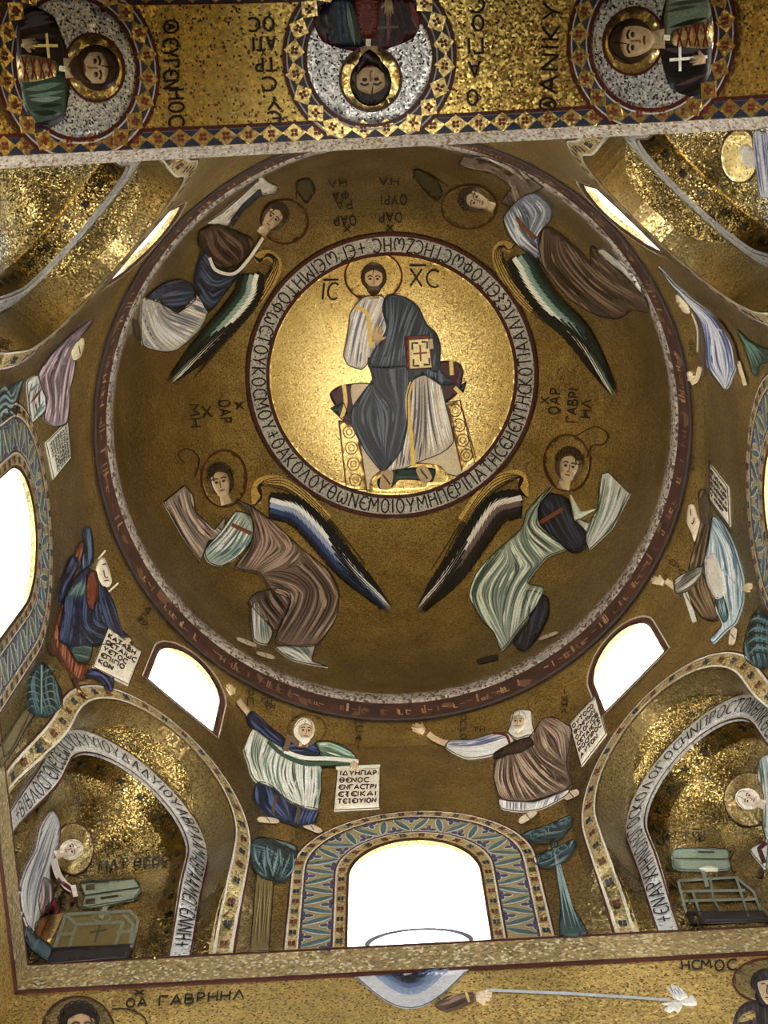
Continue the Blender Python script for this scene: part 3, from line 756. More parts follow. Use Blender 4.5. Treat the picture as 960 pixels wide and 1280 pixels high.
for k in (1, 3, 5, 7):
    fm = face_map(k)
    F = Inlay('arch_border', 'gold border with red and blue crosses around ' + SQNAME[k], 'border', None, mp=fm, step=.08)
    band_on(F, 'gold_band', 'gold_pale', (.805, 11.88, 12.86), .13, 0, flare=.10)
    band_on(F, 'outer_line', 'white_line', (.868, 11.88, 12.925), .016, 2, flare=.075); band_on(F, 'outer_red_line', 'red_line', (.885, 11.88, 12.94), .014, 1, flare=.075)
    band_on(F, 'inner_line', 'white_line', (.742, 11.88, 12.813), .014, 2, flare=.125)
    F.done(); crosses(F.root, fm, (.805, 11.88, 12.86), 26, [BLUE, RED], CROSS, flare=.10)
    # stepped silver arch: coordinates in the plane of the step
    nrm, tn = face_frame(k)
    def sm(u, z, nrm=nrm, tn=tn):
        l = lean(z); ub = .65 + .107 * (abs(u) - .545) / .185; ue = abs(u) + l * (ub - abs(u)); d = .305 + l * (1.077 - ub - .305)
        return nrm * (A + d) + tn * math.copysign(ue, u) + Vector((0, 0, z)), -nrm
    F = Inlay('arch_inscription', 'dark lettering on the silver stepped arch of ' + SQNAME[k], 'inscription', None, mp=sm, step=.05)
    MID = (.637, 11.96, 12.535)
    for sec, c, w_ in (((.722, 12.04, 12.67), 'red_line', .014), ((.55, 11.86, 12.4), 'red_line', .016), ((.564, 11.87, 12.42), 'white_line', .012)): band_on(F, 'edge_line', c, sec, w_, 1)
    f, L_ = sec_path(MID)
    txt = {3: '+BIBΛOCΓENECEΩCIVXVVIOVΔAΔVIOVABPAAMABPAAMEΓENNH+', 1: '+ENAPXHHNOΛOΓOCKOΛOΓOCHNΠPOCTONΘNKΘCHNOΛOΓOC', 5: '+APXHTOVEVAΓΓEΛIOVIVXVVIOVTOVΘVΩCΓEΓPAΠTAI', 7: '+EΠEIΔHΠEPΠOΛΛOIEΠEXEIPHCANANATAΞACΘAI'}[k]
    def pth(t, f=f):
        p, r, nn = f(.02 + t * .96); return p, r, (-nn[0], -nn[1])
    write_path(F, 'letter', '1d1a1c', txt, pth, .128, .0135, 3, .34); F.done()
    # small crosses on the gold edge of the conch
    f, L_ = sec_path((.535, 11.85, 12.37)); F = Inlay('conch_edging', 'gold edging with dark crosses around the conch of ' + SQNAME[k], 'border')
    for i in range(20):
        (u, z), (dx, dz), (nx, nz) = f((i + .5) / 20); l = lean(z); P = nrm * (A + .40 + .05 * l) + tn * (u * (1 + .17 * l)) + Vector((0, 0, z)); N = -(tn * nx + Vector((0, 0, nz))) 
        place('cross', CROSS_S, DARKG, P, N, nrm, F.root, .008)
LEAFSEC = (.685, 11.80, 12.50)
WN = {2: 'the window between the white-haired scroll bearers', 4: 'the window beside the mauve-cloaked scroll bearer', 0: 'the window beside the scroll bearer in pale blue', 6: 'the window over the medallion arch'}
for k in (2, 4, 0, 6):
    fm = face_map(k); cx = -.03; nrm, tn = face_frame(k)
    def cm(u, z, nrm=nrm, tn=tn): return nrm * A + tn * u + Vector((0, 0, z)), -nrm
    F = Inlay('leaf_surround', 'patterned mosaic surround with blue leaves around ' + WN[k], 'surround', None, mp=cm, step=.08)
    band_on(F, 'leaf_field', '8c7c54', (.68, 11.80, 12.50), .235, 0, cx=cx)
    band_on(F, 'outer_gold_band', 'gold_pale', (.84, 11.86, 12.69), .085, 1, cx=cx); band_on(F, 'inner_gold_band', 'gold_pale', (.525, 11.72, 12.31), .085, 1, cx=cx)
    for sec, c, w_ in (((.89, 11.86, 12.745), 'red_line', .014), ((.878, 11.86, 12.73), 'white_line', .014), ((.80, 11.84, 12.645), 'white_line', .012), ((.787, 11.84, 12.63), 'red_line', .016), ((.575, 11.75, 12.37), 'red_line', .015), ((.562, 11.75, 12.355), 'white_line', .012), ((.482, 11.7, 12.258), 'red_line', .014)): band_on(F, 'line', c, sec, w_, 3, cx=cx)
    F.done(); R0 = F.root
    crosses(R0, cm, (.84, 11.86, 12.69), 34, [RED, BLUE, RED, GREEN], CROSS_S, cx=cx); crosses(R0, cm, (.525, 11.72, 12.31), 26, [GREEN, RED, BLUE, RED], CROSS_S, cx=cx)
    f, L_ = sec_path(LEAFSEC, cx=cx); n = 30
    for i in range(n):
        (u, z), (dx, dz), (nx, nz) = f((i + .5) / n); P, N = cm(u, z); sg = 1 if i % 2 else -1
        X = (tn * (nx + .45 * sg * dx) + Vector((0, 0, nz + .45 * sg * dz))).normalized()
        place('leaf_edge', LEAF_E, PALEB, P, N, X, R0, .006); lf = place('leaf', LEAF, TEAL, P, N, X, R0, .008)
        (u, z), (dx, dz), (nx, nz) = f(i / n)
        sd = 1 if i % 2 else -1
        for q in (-1, 0, 1):
            rad = .095 if q else .055; uu, zz = u + nx * sd * rad + dx * .03 * q, z + nz * sd * rad + dz * .03 * q
            P, N = cm(uu, zz); X = (tn * (dx if q else nx) + Vector((0, 0, dz if q else nz))).normalized()
            place('bud_edge', BUD_E, PALEB, P, N, X, R0, .0065); place('bud', BUD, INDIGO, P, N, X, R0, .0085)
# ------------------------------------------------------------------ soffit of the near arch: medallions, names, edge lozenges
YN, YF, YC = -2.53, -3.30, -2.915
def soffit(a, y):
    th = a / AR; y = max(YF + .002, min(YN - .002, y)); nrm = Vector((math.sin(th), 0, math.cos(th)))
    return Vector((0, y, ASP)) + nrm * AR, -nrm
def soffit_a(px, py):
    p, n_ = hit(px, py); return AR * math.atan2(p.x, p.z - ASP)
LOZ_G = M['gold_bright']
def lozenge_mesh(name, a, b_):
    me = bpy.data.meshes.new(name); V = [(a, 0, .006), (0, b_, .006), (-a, 0, .006), (0, -b_, .006), (a * 1.05, 0, 0), (0, b_ * 1.05, 0), (-a * 1.05, 0, 0), (0, -b_ * 1.05, 0)]
    me.from_pydata(V, [], [(0, 1, 2, 3), (0, 4, 5, 1), (1, 5, 6, 2), (2, 6, 7, 3), (3, 7, 4, 0)]); return me
def tri_mesh(name, a, b_):
    me = bpy.data.meshes.new(name); V = [(-a, 0, .005), (a, 0, .005), (0, b_, .005), (-a, 0, 0), (a, 0, 0), (0, b_, 0)]
    me.from_pydata(V, [], [(0, 1, 2), (0, 3, 4, 1), (1, 4, 5, 2), (2, 5, 3, 0)]); return me
LOZ = lozenge_mesh('lozenge', .056, .052); LOZ_E = lozenge_mesh('lozenge_edge', .063, .045); TRI = tri_mesh('triangle', .042, .045)
CROSS_T = cross_mesh('cross_tiny', .024); NAVY = mosaic('dark_navy_tesserae', '1f2a3e', 0, .4, 80, .25, .1); PALEG = mosaic('grey_line_tesserae', '8f8a86', 0, .4, 80, .2, .1)
# edge borders along both sides of the soffit
for (y0, y1, lab, ylow) in ((-2.62, YN, 'triangle and lozenge border of the soffit along its pale arris', 1), (YF, -3.21, 'triangle and lozenge border of the soffit along its far edge', 0)):
    F = Inlay('soffit_border', lab, 'border', None, mp=soffit, step=.08)
    ym = (y0 + y1) / 2
    F.line('ground', '787268', [(-3.3 + i * .06, ym) for i in range(111)], y1 - y0, 0, 0, False, True)
    F.line('red_line', 'red_line', [(-3.3 + i * .06, y0 if ylow else y1) for i in range(111)], .018, 2, 0, False, True); F.done()
    for i in range(-26, 27):
        a = i * .118; P, N = soffit(a, ym); X = (soffit(a + .02, ym)[0] - P).normalized()
        place('lozenge', LOZ_E, LOZ_G, P, N, X, F.root, .006); place('cross', CROSS_T, RED, P, N, X, F.root, .0125)
        for q in (0, 1):
            P, N = soffit(a + .059, (y0 + .012) if q == 0 else y1 - .003); X2 = (X if q == 0 else -X)
            # triangles point towards the middle of the strip
            Yd = N.cross(X2).normalized()
            if (Yd.y > 0) != (q == 0): X2 = -X2
            place('triangle', TRI, NAVY if q == 0 else BLUE, P, N, X2, F.root, .006)
def medal(ac, label, bust):
    F = Inlay('bust_medallion', label, 'medallion', 'bust medallions on the arch soffit', mp=soffit, step=.05)
    cir = lambda r, m=48: [(ac + r * math.cos(2 * pi * i / m), YC + r * math.sin(2 * pi * i / m)) for i in range(m)]
    def ringstrip(nm, col, r, w_, lay):
        P = [p for p in cir(r, 72)]; F.line(nm, col, P, w_, lay, 0, False, True, True)
    ringstrip('lozenge_ring', '3a3a40', .378, .10, 3)
    ringstrip('outer_ring', 'red_line', .432, .018, 5); ringstrip('outer_pale_line', '8f8a86', .418, .008, 6)
    F.fill('silver_field', 'silver_field', [(a, max(YF + .01, min(YN - .01, y))) for a, y in cir(.325)], 4, False, True)
    ringstrip('inner_ring', 'red_line', .325, .016, 5); ringstrip('inner_pale_line', '8f8a86', .342, .008, 6)
    bust(F, ac); F.done()
    for i in range(22):
        t = 2 * pi * (i + .5) / 22; a, y = ac + .382 * math.cos(t), YC + .382 * math.sin(t)
        if not (YF + .03 < y < YN - .03): continue
        P, N = soffit(a, y); X = (soffit(a - .02 * math.sin(t), y + .02 * math.cos(t))[0] - P).normalized()
        place('lozenge', LOZ, LOZ_G, P, N, X, F.root, .0115); place('cross', CROSS_T, RED, P, N, X, F.root, .018)
M['silver_field'] = mosaic('silver_grey_mosaic', (.66, .67, .66), .75, .42, 115, .5, .34, '2c2a28', .16)
def bust_map(F, ac, ang):
    """local frame: x to the bust's right hand side of the picture, y down, unit = .1 m; ang turns it on the soffit"""
    ca, sa = math.cos(ang), math.sin(ang)
    F.mp = lambda x, y: soffit(ac + .1 * (x * ca - y * sa), YC + .1 * (x * sa + y * ca)); F.step = .45; F.T = (0, 0, 1)
def bust(ang, robe, cloak, trim, hair, beard, cross_col, inner='3a4a40'):
    def f(F, ac):
        bust_map(F, ac, ang)
        F.halo((0, -1.0), 1.55, None, 'gold_bright', 'red_line', .12, 5.5)
        F.fill('cloak', cloak, [(-2.75, 2.2), (-2.3, .9), (-.6, .35), (.6, .35), (2.3, .9), (2.75, 2.2), (1.6, 3.0), (-1.6, 3.0)], 6)
        F.fill('tunic', inner, [(.1, .6), (1.9, .8), (2.4, 2.4), (.9, 3.05), (.2, 2.0)], 7)
        F.fill('embroidered_panel', trim, [(-.35, 1.1), (.35, 1.1), (.6, 3.0), (-.6, 3.0)], 8.5)
        for q in range(4): F.line('embroidered_panel/lines', '6a2a1c', [(-.4 - .05 * q, 1.3 + .45 * q), (.4 + .05 * q, 1.55 + .45 * q)], .09, 9.5, 0, False); F.line('embroidered_panel/lines', '6a2a1c', [(.4 + .05 * q, 1.3 + .45 * q), (-.4 - .05 * q, 1.55 + .45 * q)], .09, 9.5, 0, False)
        F.folds('cloak/folds', ['1c1518', '4a3c40'], [(-2.3, 1.1), (-2.2, 1.9), (-1.7, 2.9)], [(-.7, .6), (-1.0, 1.7), (-1.0, 2.9)], 6, .14, 8)
        F.folds('tunic/folds', ['26352c', '6a7a6c'], [(.7, 1.0), (.9, 2.0), (1.0, 2.9)], [(2.1, 1.2), (2.2, 2.0), (2.0, 2.5)], 5, .14, 9)
        F.line('clasp', 'd8d0b0', [(-.1, .75), (.15, .78)], .35, 10, 0, False)
        F.head((0, -.95), 1.08, 0, 'a08a68', hair, 0, beard, 7)
        F.line('hand_cross', cross_col, [(-1.0, 2.9), (-1.0, .9)], .14, 11, 0, False); F.line('hand_cross', cross_col, [(-1.55, 1.45), (-.45, 1.45)], .14, 11, 0, False)
        F.hand((-1.1, 2.5), .42, 0, 'a08a68', 12)
    return f
aL, aC, aR = soffit_a(92, 80), soffit_a(462, 78), soffit_a(818, 60)
# the crown of the head points along +x of the soffit on the left, to the dome in the middle, along -x on the right
medal(aL, 'mosaic bust in black cloak with brown beard and small gold cross', bust(pi / 2, '2a2024', '2c2426', 'gold_pale', '3a2c22', '4a3828', 'e0c070'))
medal(aC, 'mosaic bust in red and navy robes with a pointed dark beard', bust(pi, '5a2018', '4a1c16', '6a2a1a', '2a201a', '2a201a', '6a5a50', '1c2838'))
medal(aR, 'beardless mosaic bust in black cloak over grey-green tunic holding a white cross', bust(-pi / 2, '2a2224', '2a2426', 'gold_pale', '3a2e22', None, 'd8d4c8', '6a7464'))
INK = '221a12'
def label_at(name, label, px_lines, w_, T=(0, 0, 1), col=INK, lay=3, cat='inscription'):
    F = Inlay(name, label, cat, None, T)
    F.step = 3
    for txt, o, r, d, ln in px_lines: write(F, 'letter', col, txt, o, r, d, w_, lay, ln)
    return F.done()
label_at('name_inscription', 'dark lettering running down the soffit beside the black-cloaked bearded bust', [('@', (222, 25), (0, 16), (-18, 1), 16), ('EVΓEN', (222, 48), (.08, 11), (-19, 1), 62), ('HOC', (229, 112), (.05, 11), (-19, 1), 42)], 3.0)
rows = [('E', 351, 156, 13), ('V', 350, 137, 15), ('C', 345, 113, 13), ('TP', 345, 88, 26), ('ATI', 344, 62, 28), ('OC', 342, 38, 28)]
label_at('name_inscription', 'dark upside-down lettering column left of the red-robed soffit bust', [(t, (x, y), (-14, .8), (-.8, -17), l) for t, x, y, l in rows], 3.0)
rows = [('O', 598, 131, 13), ('A', 601, 95, 14), ('ΓI', 604, 66, 18), ('O', 605, 38, 13), ('C', 606, 15, 12)]
label_at('name_inscription', 'dark upside-down lettering column right of the red-robed soffit bust', [(t, (x, y), (-14, .8), (-.8, -19), l) for t, x, y, l in rows], 3.0)
label_at('name_inscription', 'dark lettering running up the soffit beside the beardless bust', [('@', (675, 138), (.6, -18), (20, .6), 16), ('ANIKV', (676, 116), (.6, -18), (21, .6), 112)], 3.0)
# ------------------------------------------------------------------ dome: great medallion
MC, MRX, MRY = (490, 469), 183.5, 179.5
F = Inlay('great_medallion', 'round gold medallion with a lettered silver rim at the top of the dome', 'medallion')
E_ = lambda k, m=96: [(MC[0] + MRX * k * math.cos(2 * pi * i / m), MC[1] + MRY * k * math.sin(2 * pi * i / m)) for i in range(m)]
F.step = 4.5
F.fill('gold_field', 'gold_bright', E_(.85), 0, False)
F.step = 5
def ringp(nm, col, k, w_, lay): F.line(nm, col, E_(k, 120), w_, lay, 0, False, False, True)
ringp('silver_rim', 'silver_rim', .915, 27, 2); ringp('red_ring', 'red_line', .985, 4.6, 4); ringp('red_ring', 'red_line', .85, 4.6, 4)
M['silver_rim'] = mosaic('pale_rim_mosaic', (.50, .47, .40), .35, .45, 70, .3, .25, '6a5a4a', .1)
F.step = 2.5
def mpath(a0, a1):
    def f(t):
        a = math.radians(a0 + (a1 - a0) * t); c, s_ = math.cos(a), math.sin(a)
        return (MC[0] + MRX * .915 * c, MC[1] + MRY * .915 * s_), None, (c, s_)
    return f
# image angle measured clockwise from the right; the text runs anticlockwise with letter heads to the centre
write_path(F, 'letter', INK, '+EΓΩEIMHTOΦΩCTOVKOCMOV', mpath(-101, -205), 17, 2.0, 6, .30)
write_path(F, 'letter', INK, '+OAKOΛOVΘΩNEMOIOVMHΠEPIΠATHCEHENTHCKOTIA', mpath(-205, -375), 17, 2.0, 6, .30)
write_path(F, 'letter', INK, 'AΛΛEΞEITOΦΩCTHCZΩHC', mpath(-375, -458), 17, 2.0, 6, .30)
F.done()
# seated robed figure, a plain generic draped figure
F = Inlay('seated_figure', 'seated mosaic figure in dark blue mantle over pale tunic holding a book', 'figure', None, (400, 300, 4.8)); F.step = 5; F.ol = 1.2
F.halo((320, 215), 172, 150, 'gold_bright', '5a1c18', 2.2, 1)
F.T = (400, 460, 4.571)
F.fill('throne', 'b8a888', [(110, 300), (240, 330), (700, 200), (800, 185), (890, 560), (780, 620), (560, 560), (300, 700), (150, 690)], 1, False)
for a, b_, c_, d_ in (((105, 300), (215, 330), (270, 712), (150, 690)), ((725, 210), (800, 180), (893, 520), (812, 590))):
    F.fill('throne_post', 'gold_bright', [a, b_, c_, d_], 2, False)
    F.line('throne_post/rim', '6a3a20', [a, d_], 1.2, 3, 0, False); F.line('throne_post/rim', '6a3a20', [b_, c_], 1.2, 3, 0, False)
    for i in range(4):
        t = (i + .55) / 4.2; x = (a[0] + b_[0]) / 2 * (1 - t) + (c_[0] + d_[0]) / 2 * t; y = (a[1] + b_[1]) / 2 * (1 - t) + (c_[1] + d_[1]) / 2 * t
        F.loop('throne_post/roundel', '6a3a20', (x, y), 34, 36, 1.3, 3); F.loop('throne_post/roundel', '8a5a28', (x, y), 16, 18, 1.2, 3)
F.fill('cushion', '4a1c1c', [(55, 150), (120, 100), (280, 90), (330, 200), (300, 300), (150, 320), (100, 240)], 2)
F.fill('cushion', '4a1c1c', [(640, 20), (690, -40), (790, -30), (820, 20), (790, 140), (710, 200), (640, 150)], 2)
F.fill('cushion_pale', 'c0ac8c', [(180, 95), (290, 90), (260, 230), (190, 220)], 3)
for pts in ([(135, 95), (145, 200), (120, 290)], [(750, -40), (755, 40)], [(770, 110), (810, 150)]): F.line('cushion/gold_stripe', 'd0b060', pts, 5, 4, 0)
F.fill('cushion_tassel', '1c2822', [(60, 230), (130, 190), (160, 260), (120, 290)], 3, False); F.fill('cushion_tassel', '1c2822', [(790, 110), (840, 75), (820, 140)], 3, False)
F.fill('footstool', 'gold_bright', [(285, 700), (300, 620), (400, 560), (560, 540), (690, 560), (740, 640), (600, 690), (420, 715)], 3)
F.fill('footstool_cloth', '22382e', [(330, 640), (420, 585), (560, 570), (660, 580), (640, 650), (540, 640), (450, 640), (400, 690), (340, 690)], 4)
F.foot((390, 580), (370, 700), 70, 'a08864', 6); F.foot((570, 560), (620, 655), 70, 'a08864', 6)
# tunic below the knees
F.fill('tunic', 'a89c8c', [(520, 60), (610, 20), (680, 60), (730, 250), (765, 420), (690, 490), (560, 540), (470, 580), (380, 590), (440, 460), (500, 300)], 4)
F.folds('tunic/folds', ['4a4a54', 'c8bca8', '6a645c'], [(540, 80), (530, 300), (490, 540)], [(670, 70), (700, 280), (740, 430)], 9, 3.0, 5)
F.line('tunic/gold_stripe', 'c8a850', [(525, 80), (500, 190), (520, 380), (535, 560)], 5.5, 7, 0)
# mantle: torso, lap and hanging cloth
F.fill('mantle', '343a42', [(275, -60), (460, -70), (560, 0), (640, -60), (700, 20), (770, 90), (700, 100), (600, 40), (530, 70), (500, 160), (500, 330), (470, 460), (400, 560), (350, 590), (260, 480), (190, 350), (170, 250), (250, 130), (300, 60)], 6)
F.folds('mantle/folds', ['181c24', '525a62', '23272e'], [(290, 90), (200, 260), (260, 440), (350, 570)], [(490, 110), (480, 250), (470, 340), (420, 520)], 9, 2.2, 7)
F.folds('mantle/folds', ['181c24', '525a62'], [(300, -20), (320, 90), (430, 200)], [(470, -30), (470, 60), (470, 190)], 5, 2.0, 7)
F.T = (400, 300, 4.8)
F.fill('upper_tunic', 'b4aaa0', [(215, 385), (270, 335), (380, 335), (400, 450), (390, 600), (300, 720), (250, 775), (170, 750), (140, 690), (165, 560), (180, 440)], 5)
F.folds('upper_tunic/folds', ['6a6a74', 'd0c6b8', '8a8478'], [(230, 400), (190, 540), (160, 690)], [(370, 390), (300, 560), (280, 730)], 8, 2.2, 6)
F.fill('shoulder_mantle', '343a42', [(385, 352), (430, 325), (520, 345), (590, 400), (640, 500), (700, 560), (725, 640), (710, 790), (640, 770), (520, 760), (400, 770), (290, 760), (310, 680), (370, 590), (400, 520), (375, 420)], 7)
F.folds('shoulder_mantle/folds', ['15191f', '565e66', '22262c'], [(400, 330), (400, 520), (330, 720)], [(580, 410), (520, 560), (500, 740)], 8, 2.2, 8)
F.line('shoulder_mantle/folds', '181c24', [(640, 510), (700, 600), (700, 760)], 3, 8, 1)
F.line('gold_band', 'c8a850', [(210, 395), (285, 445), (300, 600), (320, 640)], 5, 8, 0)
F.head((322, 232), 80, 0, 'b0946e', '4a3626', 0, '4a3626', 6, 1.0)
F.hand((340, 580), 55, 15, 'b0946e', 10)
F.fill('book', '6a2a1c', [(508, 575), (660, 565), (680, 770), (520, 780)], 9, False)
F.fill('book/cover', 'd8c48c', [(535, 598), (650, 590), (672, 762), (540, 770)], 10, False)
F.line('book/cross', '7a2418', [(560, 680), (645, 672)], 2.0, 11, 0, False); F.line('book/cross', '7a2418', [(602, 625), (606, 725)], 2.0, 11, 0, False)
for x, y, sx_, sy_ in ((555, 615, 1, 1), (645, 608, -1, 1), (562, 752, 1, -1), (658, 745, -1, -1)): F.line('book/corner', '2a2420', [(x + 35 * sx_, y), (x, y), (x, y + 40 * sy_)], 2.4, 11, 0, False)
F.line('fingers', 'b0946e', [(665, 590), (672, 650)], 5, 12, 0); F.done()
label_at('name_inscription', 'two dark overlined letters beside the halo, on the pale sleeve side', [('IC', (404, 353), (14, 0), (-2, 21), 16), ('-', (404, 352), (14, 0), (0, 14), 19)], 2.4)
label_at('name_inscription', 'two dark overlined letters beside the halo, on the book side', [('XC', (513, 335), (17, 1), (0, 22), 32), ('-', (512, 334), (17, 0), (0, 14), 21)], 2.4)

# ------------------------------------------------------------------ dome: four bowing winged figures (plain generic draped figures)
GRP = 'winged figures around the dome'
F = Inlay('winged_figure', 'bowing winged figure in brown-grey mantle with a blue and white wing', 'figure', GRP, (180, 560, 3)); F.step = 5; F.ol = 1.2
F.line('far_wing', 'gold', [(215, 40), (160, 5), (130, 30), (150, 50)], 9, 1, 0); F.line('far_wing/edge', '2a2014', [(190, 110), (205, 40), (160, 2), (125, 25), (150, 55)], 1.4, 2, 0)
F.halo((300, 115), 85, 108, 'gold', '5a2818', 1.6, 1)
F.line('wing_arm', 'gold_bright', [(420, 210), (425, 140), (490, 120), (580, 160), (690, 270)], 12, 1, 0)
for q in range(5): F.line('wing_arm/lines', '2a2014', [(415, 215), (440, 190 - 4 * q), (425 + 3 * q, 145), (480, 115 + 8 * q), (560, 130 + 12 * q), (700, 270 + 9 * q), (830 - 20 * q, 440 + 4 * q)], 1.0, 2, 0)
F.wing([(470, 225), (560, 235), (660, 330), (760, 450), (930, 610)], (48, 40), ['1a1a1c', 'd8d4cc', '8a94a8', '34466e', '1c2438'], 10, 3)
F.fill('raised_cloth', '8a7a6c', [(70, 205), (150, 140), (180, 175), (190, 240), (260, 310), (300, 260), (310, 330), (240, 350), (210, 425), (140, 330)], 3, False)
F.folds('raised_cloth/folds', ['4a3e36', 'b0a290'], [(85, 205), (150, 330), (205, 410)], [(165, 160), (190, 260), (260, 330)], 7, 2.0, 4)
F.fill('sleeve', '9aa098', [(225, 385), (290, 310), (340, 240), (400, 260), (405, 340), (360, 400), (290, 445), (240, 430)], 4)
F.folds('sleeve/folds', ['3e6660', 'd8d4c4', '5c827c'], [(240, 390), (300, 330), (350, 260)], [(290, 430), (350, 390), (395, 300)], 6, 2.4, 5)
F.line('sleeve/armband', '7a4a28', [(325, 290), (400, 325)], 5, 7, 0)
F.fill('mantle', '6e5c50', [(340, 195), (400, 220), (470, 270), (590, 380), (690, 460), (730, 540), (720, 640), (650, 740), (580, 750), (490, 720), (550, 580), (480, 540), (430, 470), (340, 450), (390, 380), (410, 300), (390, 240)], 4)
F.fill('mantle', '5a4a42', [(390, 580), (420, 545), (500, 530), (550, 560), (500, 690), (440, 640)], 4)
F.folds('mantle/folds', ['3a2e2a', '94826e', '4a3c36'], [(400, 250), (430, 350), (380, 440)], [(480, 280), (560, 380), (450, 460)], 6, 2.4, 5)
F.folds('mantle/folds', ['3a2e2a', '988672', '4e4038'], [(470, 480), (600, 540), (520, 700)], [(620, 400), (730, 560), (640, 730)], 10, 2.4, 5)
F.fill('undertunic', 'a8a498', [(400, 600), (430, 580), (480, 690), (460, 740), (410, 720)], 4); F.fill('undertunic', 'a8a498', [(490, 750), (570, 745), (640, 740), (630, 800), (690, 825), (560, 800)], 3)
F.folds('undertunic/folds', ['4e6e68', '6a7a74'], [(420, 600), (420, 720)], [(450, 620), (465, 730)], 4, 2, 5); F.folds('undertunic/folds', ['4e6e68', 'd0ccc0'], [(500, 760), (580, 800)], [(600, 750), (660, 815)], 4, 2, 5)
F.foot((345, 715), (420, 745), 16, 'b8a488'); F.foot((420, 770), (490, 790), 16, 'b8a488')
F.head((288, 130), 58, -14, 'b09a78', '4c3c2c', -.5, None, 6, .85, True); F.done()

F = Inlay('winged_figure', 'bowing winged figure in pale green mantle with a black and white wing', 'figure', GRP, (500, 520, 2.8235)); F.step = 5; F.ol = 1.2
F.line('far_wing', 'gold', [(630, 70), (690, 40), (725, 70), (690, 100)], 9, 1, 0); F.line('far_wing/edge', '2a2014', [(625, 70), (690, 38), (735, 65), (720, 100), (680, 105), (660, 150)], 1.4, 2, 0)
F.halo((590, 165), 82, 100, 'gold', '5a2818', 1.6, 1)
F.line('wing_arm', 'gold_bright', [(440, 285), (430, 215), (370, 215), (290, 270), (220, 370)], 12, 1, 0)
for q in range(5): F.line('wing_arm/lines', '2a2014', [(450, 290), (420, 265 - 4 * q), (435 - 3 * q, 220), (380, 205 + 8 * q), (310, 240 + 12 * q), (220, 370 + 10 * q), (110 + 22 * q, 545 + 4 * q)], 1.0, 2, 0)
F.wing([(430, 320), (350, 325), (270, 430), (180, 560), (60, 690)], (-50, -38), ['1a1614', 'c8c0b4', '6a5a54', '2e2426', '1c1416'], 10, 3)
F.fill('raised_cloth', 'b4b4a4', [(620, 360), (670, 380), (700, 330), (715, 205), (740, 200), (815, 275), (750, 400), (670, 475), (650, 420)], 3, False)
F.folds('raised_cloth/folds', ['5a6a5c', 'd8d8cc', '8a9484'], [(730, 215), (710, 320), (670, 440)], [(805, 275), (770, 370), (690, 460)], 7, 2.0, 4)
F.fill('sleeve', '232636', [(490, 330), (530, 275), (590, 290), (610, 360), (660, 410), (650, 470), (600, 480), (550, 430), (500, 390)], 5)
F.folds('sleeve/folds', ['12141e', '3c4258'], [(510, 340), (560, 430), (600, 470)], [(590, 310), (620, 390), (650, 450)], 6, 2.2, 6)
F.line('sleeve/armband', '7a4a28', [(500, 378), (580, 330)], 5, 7, 0)
F.fill('mantle', '8a9282', [(540, 250), (490, 290), (450, 340), (430, 400), (330, 490), (270, 560), (245, 640), (290, 720), (335, 770), (360, 830), (430, 740), (480, 680), (510, 610), (450, 590), (520, 500), (590, 470), (540, 430), (490, 370), (500, 300)], 4)
F.folds('mantle/folds', ['3e5044', 'c8c8b8', '5e6e60'], [(520, 270), (450, 380), (560, 470)], [(460, 340), (420, 430), (480, 520)], 7, 2.4, 5)
F.folds('mantle/folds', ['46584a', 'd0d0c0', '68786a'], [(330, 510), (260, 630), (350, 800)], [(510, 520), (430, 620), (400, 760)], 11, 2.6, 5)
F.fill('mantle/hanging_edge', 'b8beac', [(600, 270), (640, 340), (690, 330), (620, 370)], 5, False)
F.fill('undertunic', '24283a', [(450, 620), (520, 640), (525, 700), (490, 770), (440, 830), (400, 800), (460, 720)], 3); F.folds('undertunic/folds', ['12141e', '3e4458'], [(470, 650), (430, 810)], [(515, 660), (480, 780)], 5, 2, 4)
F.foot((270, 870), (350, 850), 20, '2a2624'); F.foot((490, 790), (560, 765), 12, 'b09c80')
F.head((595, 180), 56, 12, 'b09a78', '5a4834', .5, None, 6, .85, True); F.done()

F = Inlay('winged_figure', 'bowing winged figure with brown sleeves, navy sash and white skirt', 'figure', GRP, (140, 180, 3.2)); F.step = 5; F.ol = 1.2
F.fill('far_wing', '4a3c20', [(740, 190), (740, 150), (790, 140), (810, 180), (780, 235)], 1); F.line('far_wing/edge', '2a2014', [(735, 215), (745, 150), (790, 140), (812, 185), (770, 235)], 1.4, 2, 0)
F.halo((690, 310), 95, 88, 'gold', '5a2818', 1.6, 1)
F.line('wing_arm', 'gold_bright', [(570, 460), (620, 440), (660, 480), (630, 560), (560, 650)], 12, 1, 0)
for q in range(5): F.line('wing_arm/lines', '2a2014', [(565, 445), (590, 470 - 3 * q), (625, 435 + 3 * q), (665 - 6 * q, 480), (620 - 12 * q, 590), (520 - 10 * q, 720), (330 + 14 * q, 930 - 20 * q)], 1.0, 2, 0)
F.wing([(545, 520), (545, 590), (480, 680), (370, 800), (225, 960)], (52, 38), ['1a1c18', 'd4d0c0', '8a9c8c', '2c4a3c', '15201c'], 10, 3)
F.fill('raised_cloth', 'c0b8a8', [(370, 315), (440, 270), (520, 200), (600, 125), (625, 150), (662, 165), (655, 195), (590, 205), (520, 260), (460, 325)], 3, False)
F.fill('raised_cloth/lining', '2c3444', [(470, 300), (520, 235), (590, 170), (600, 200), (520, 270), (480, 330)], 4, False)
F.folds('raised_cloth/folds', ['6a6a74', 'e0dccc'], [(390, 305), (500, 220), (600, 140)], [(450, 315), (540, 230), (640, 185)], 5, 2, 5)
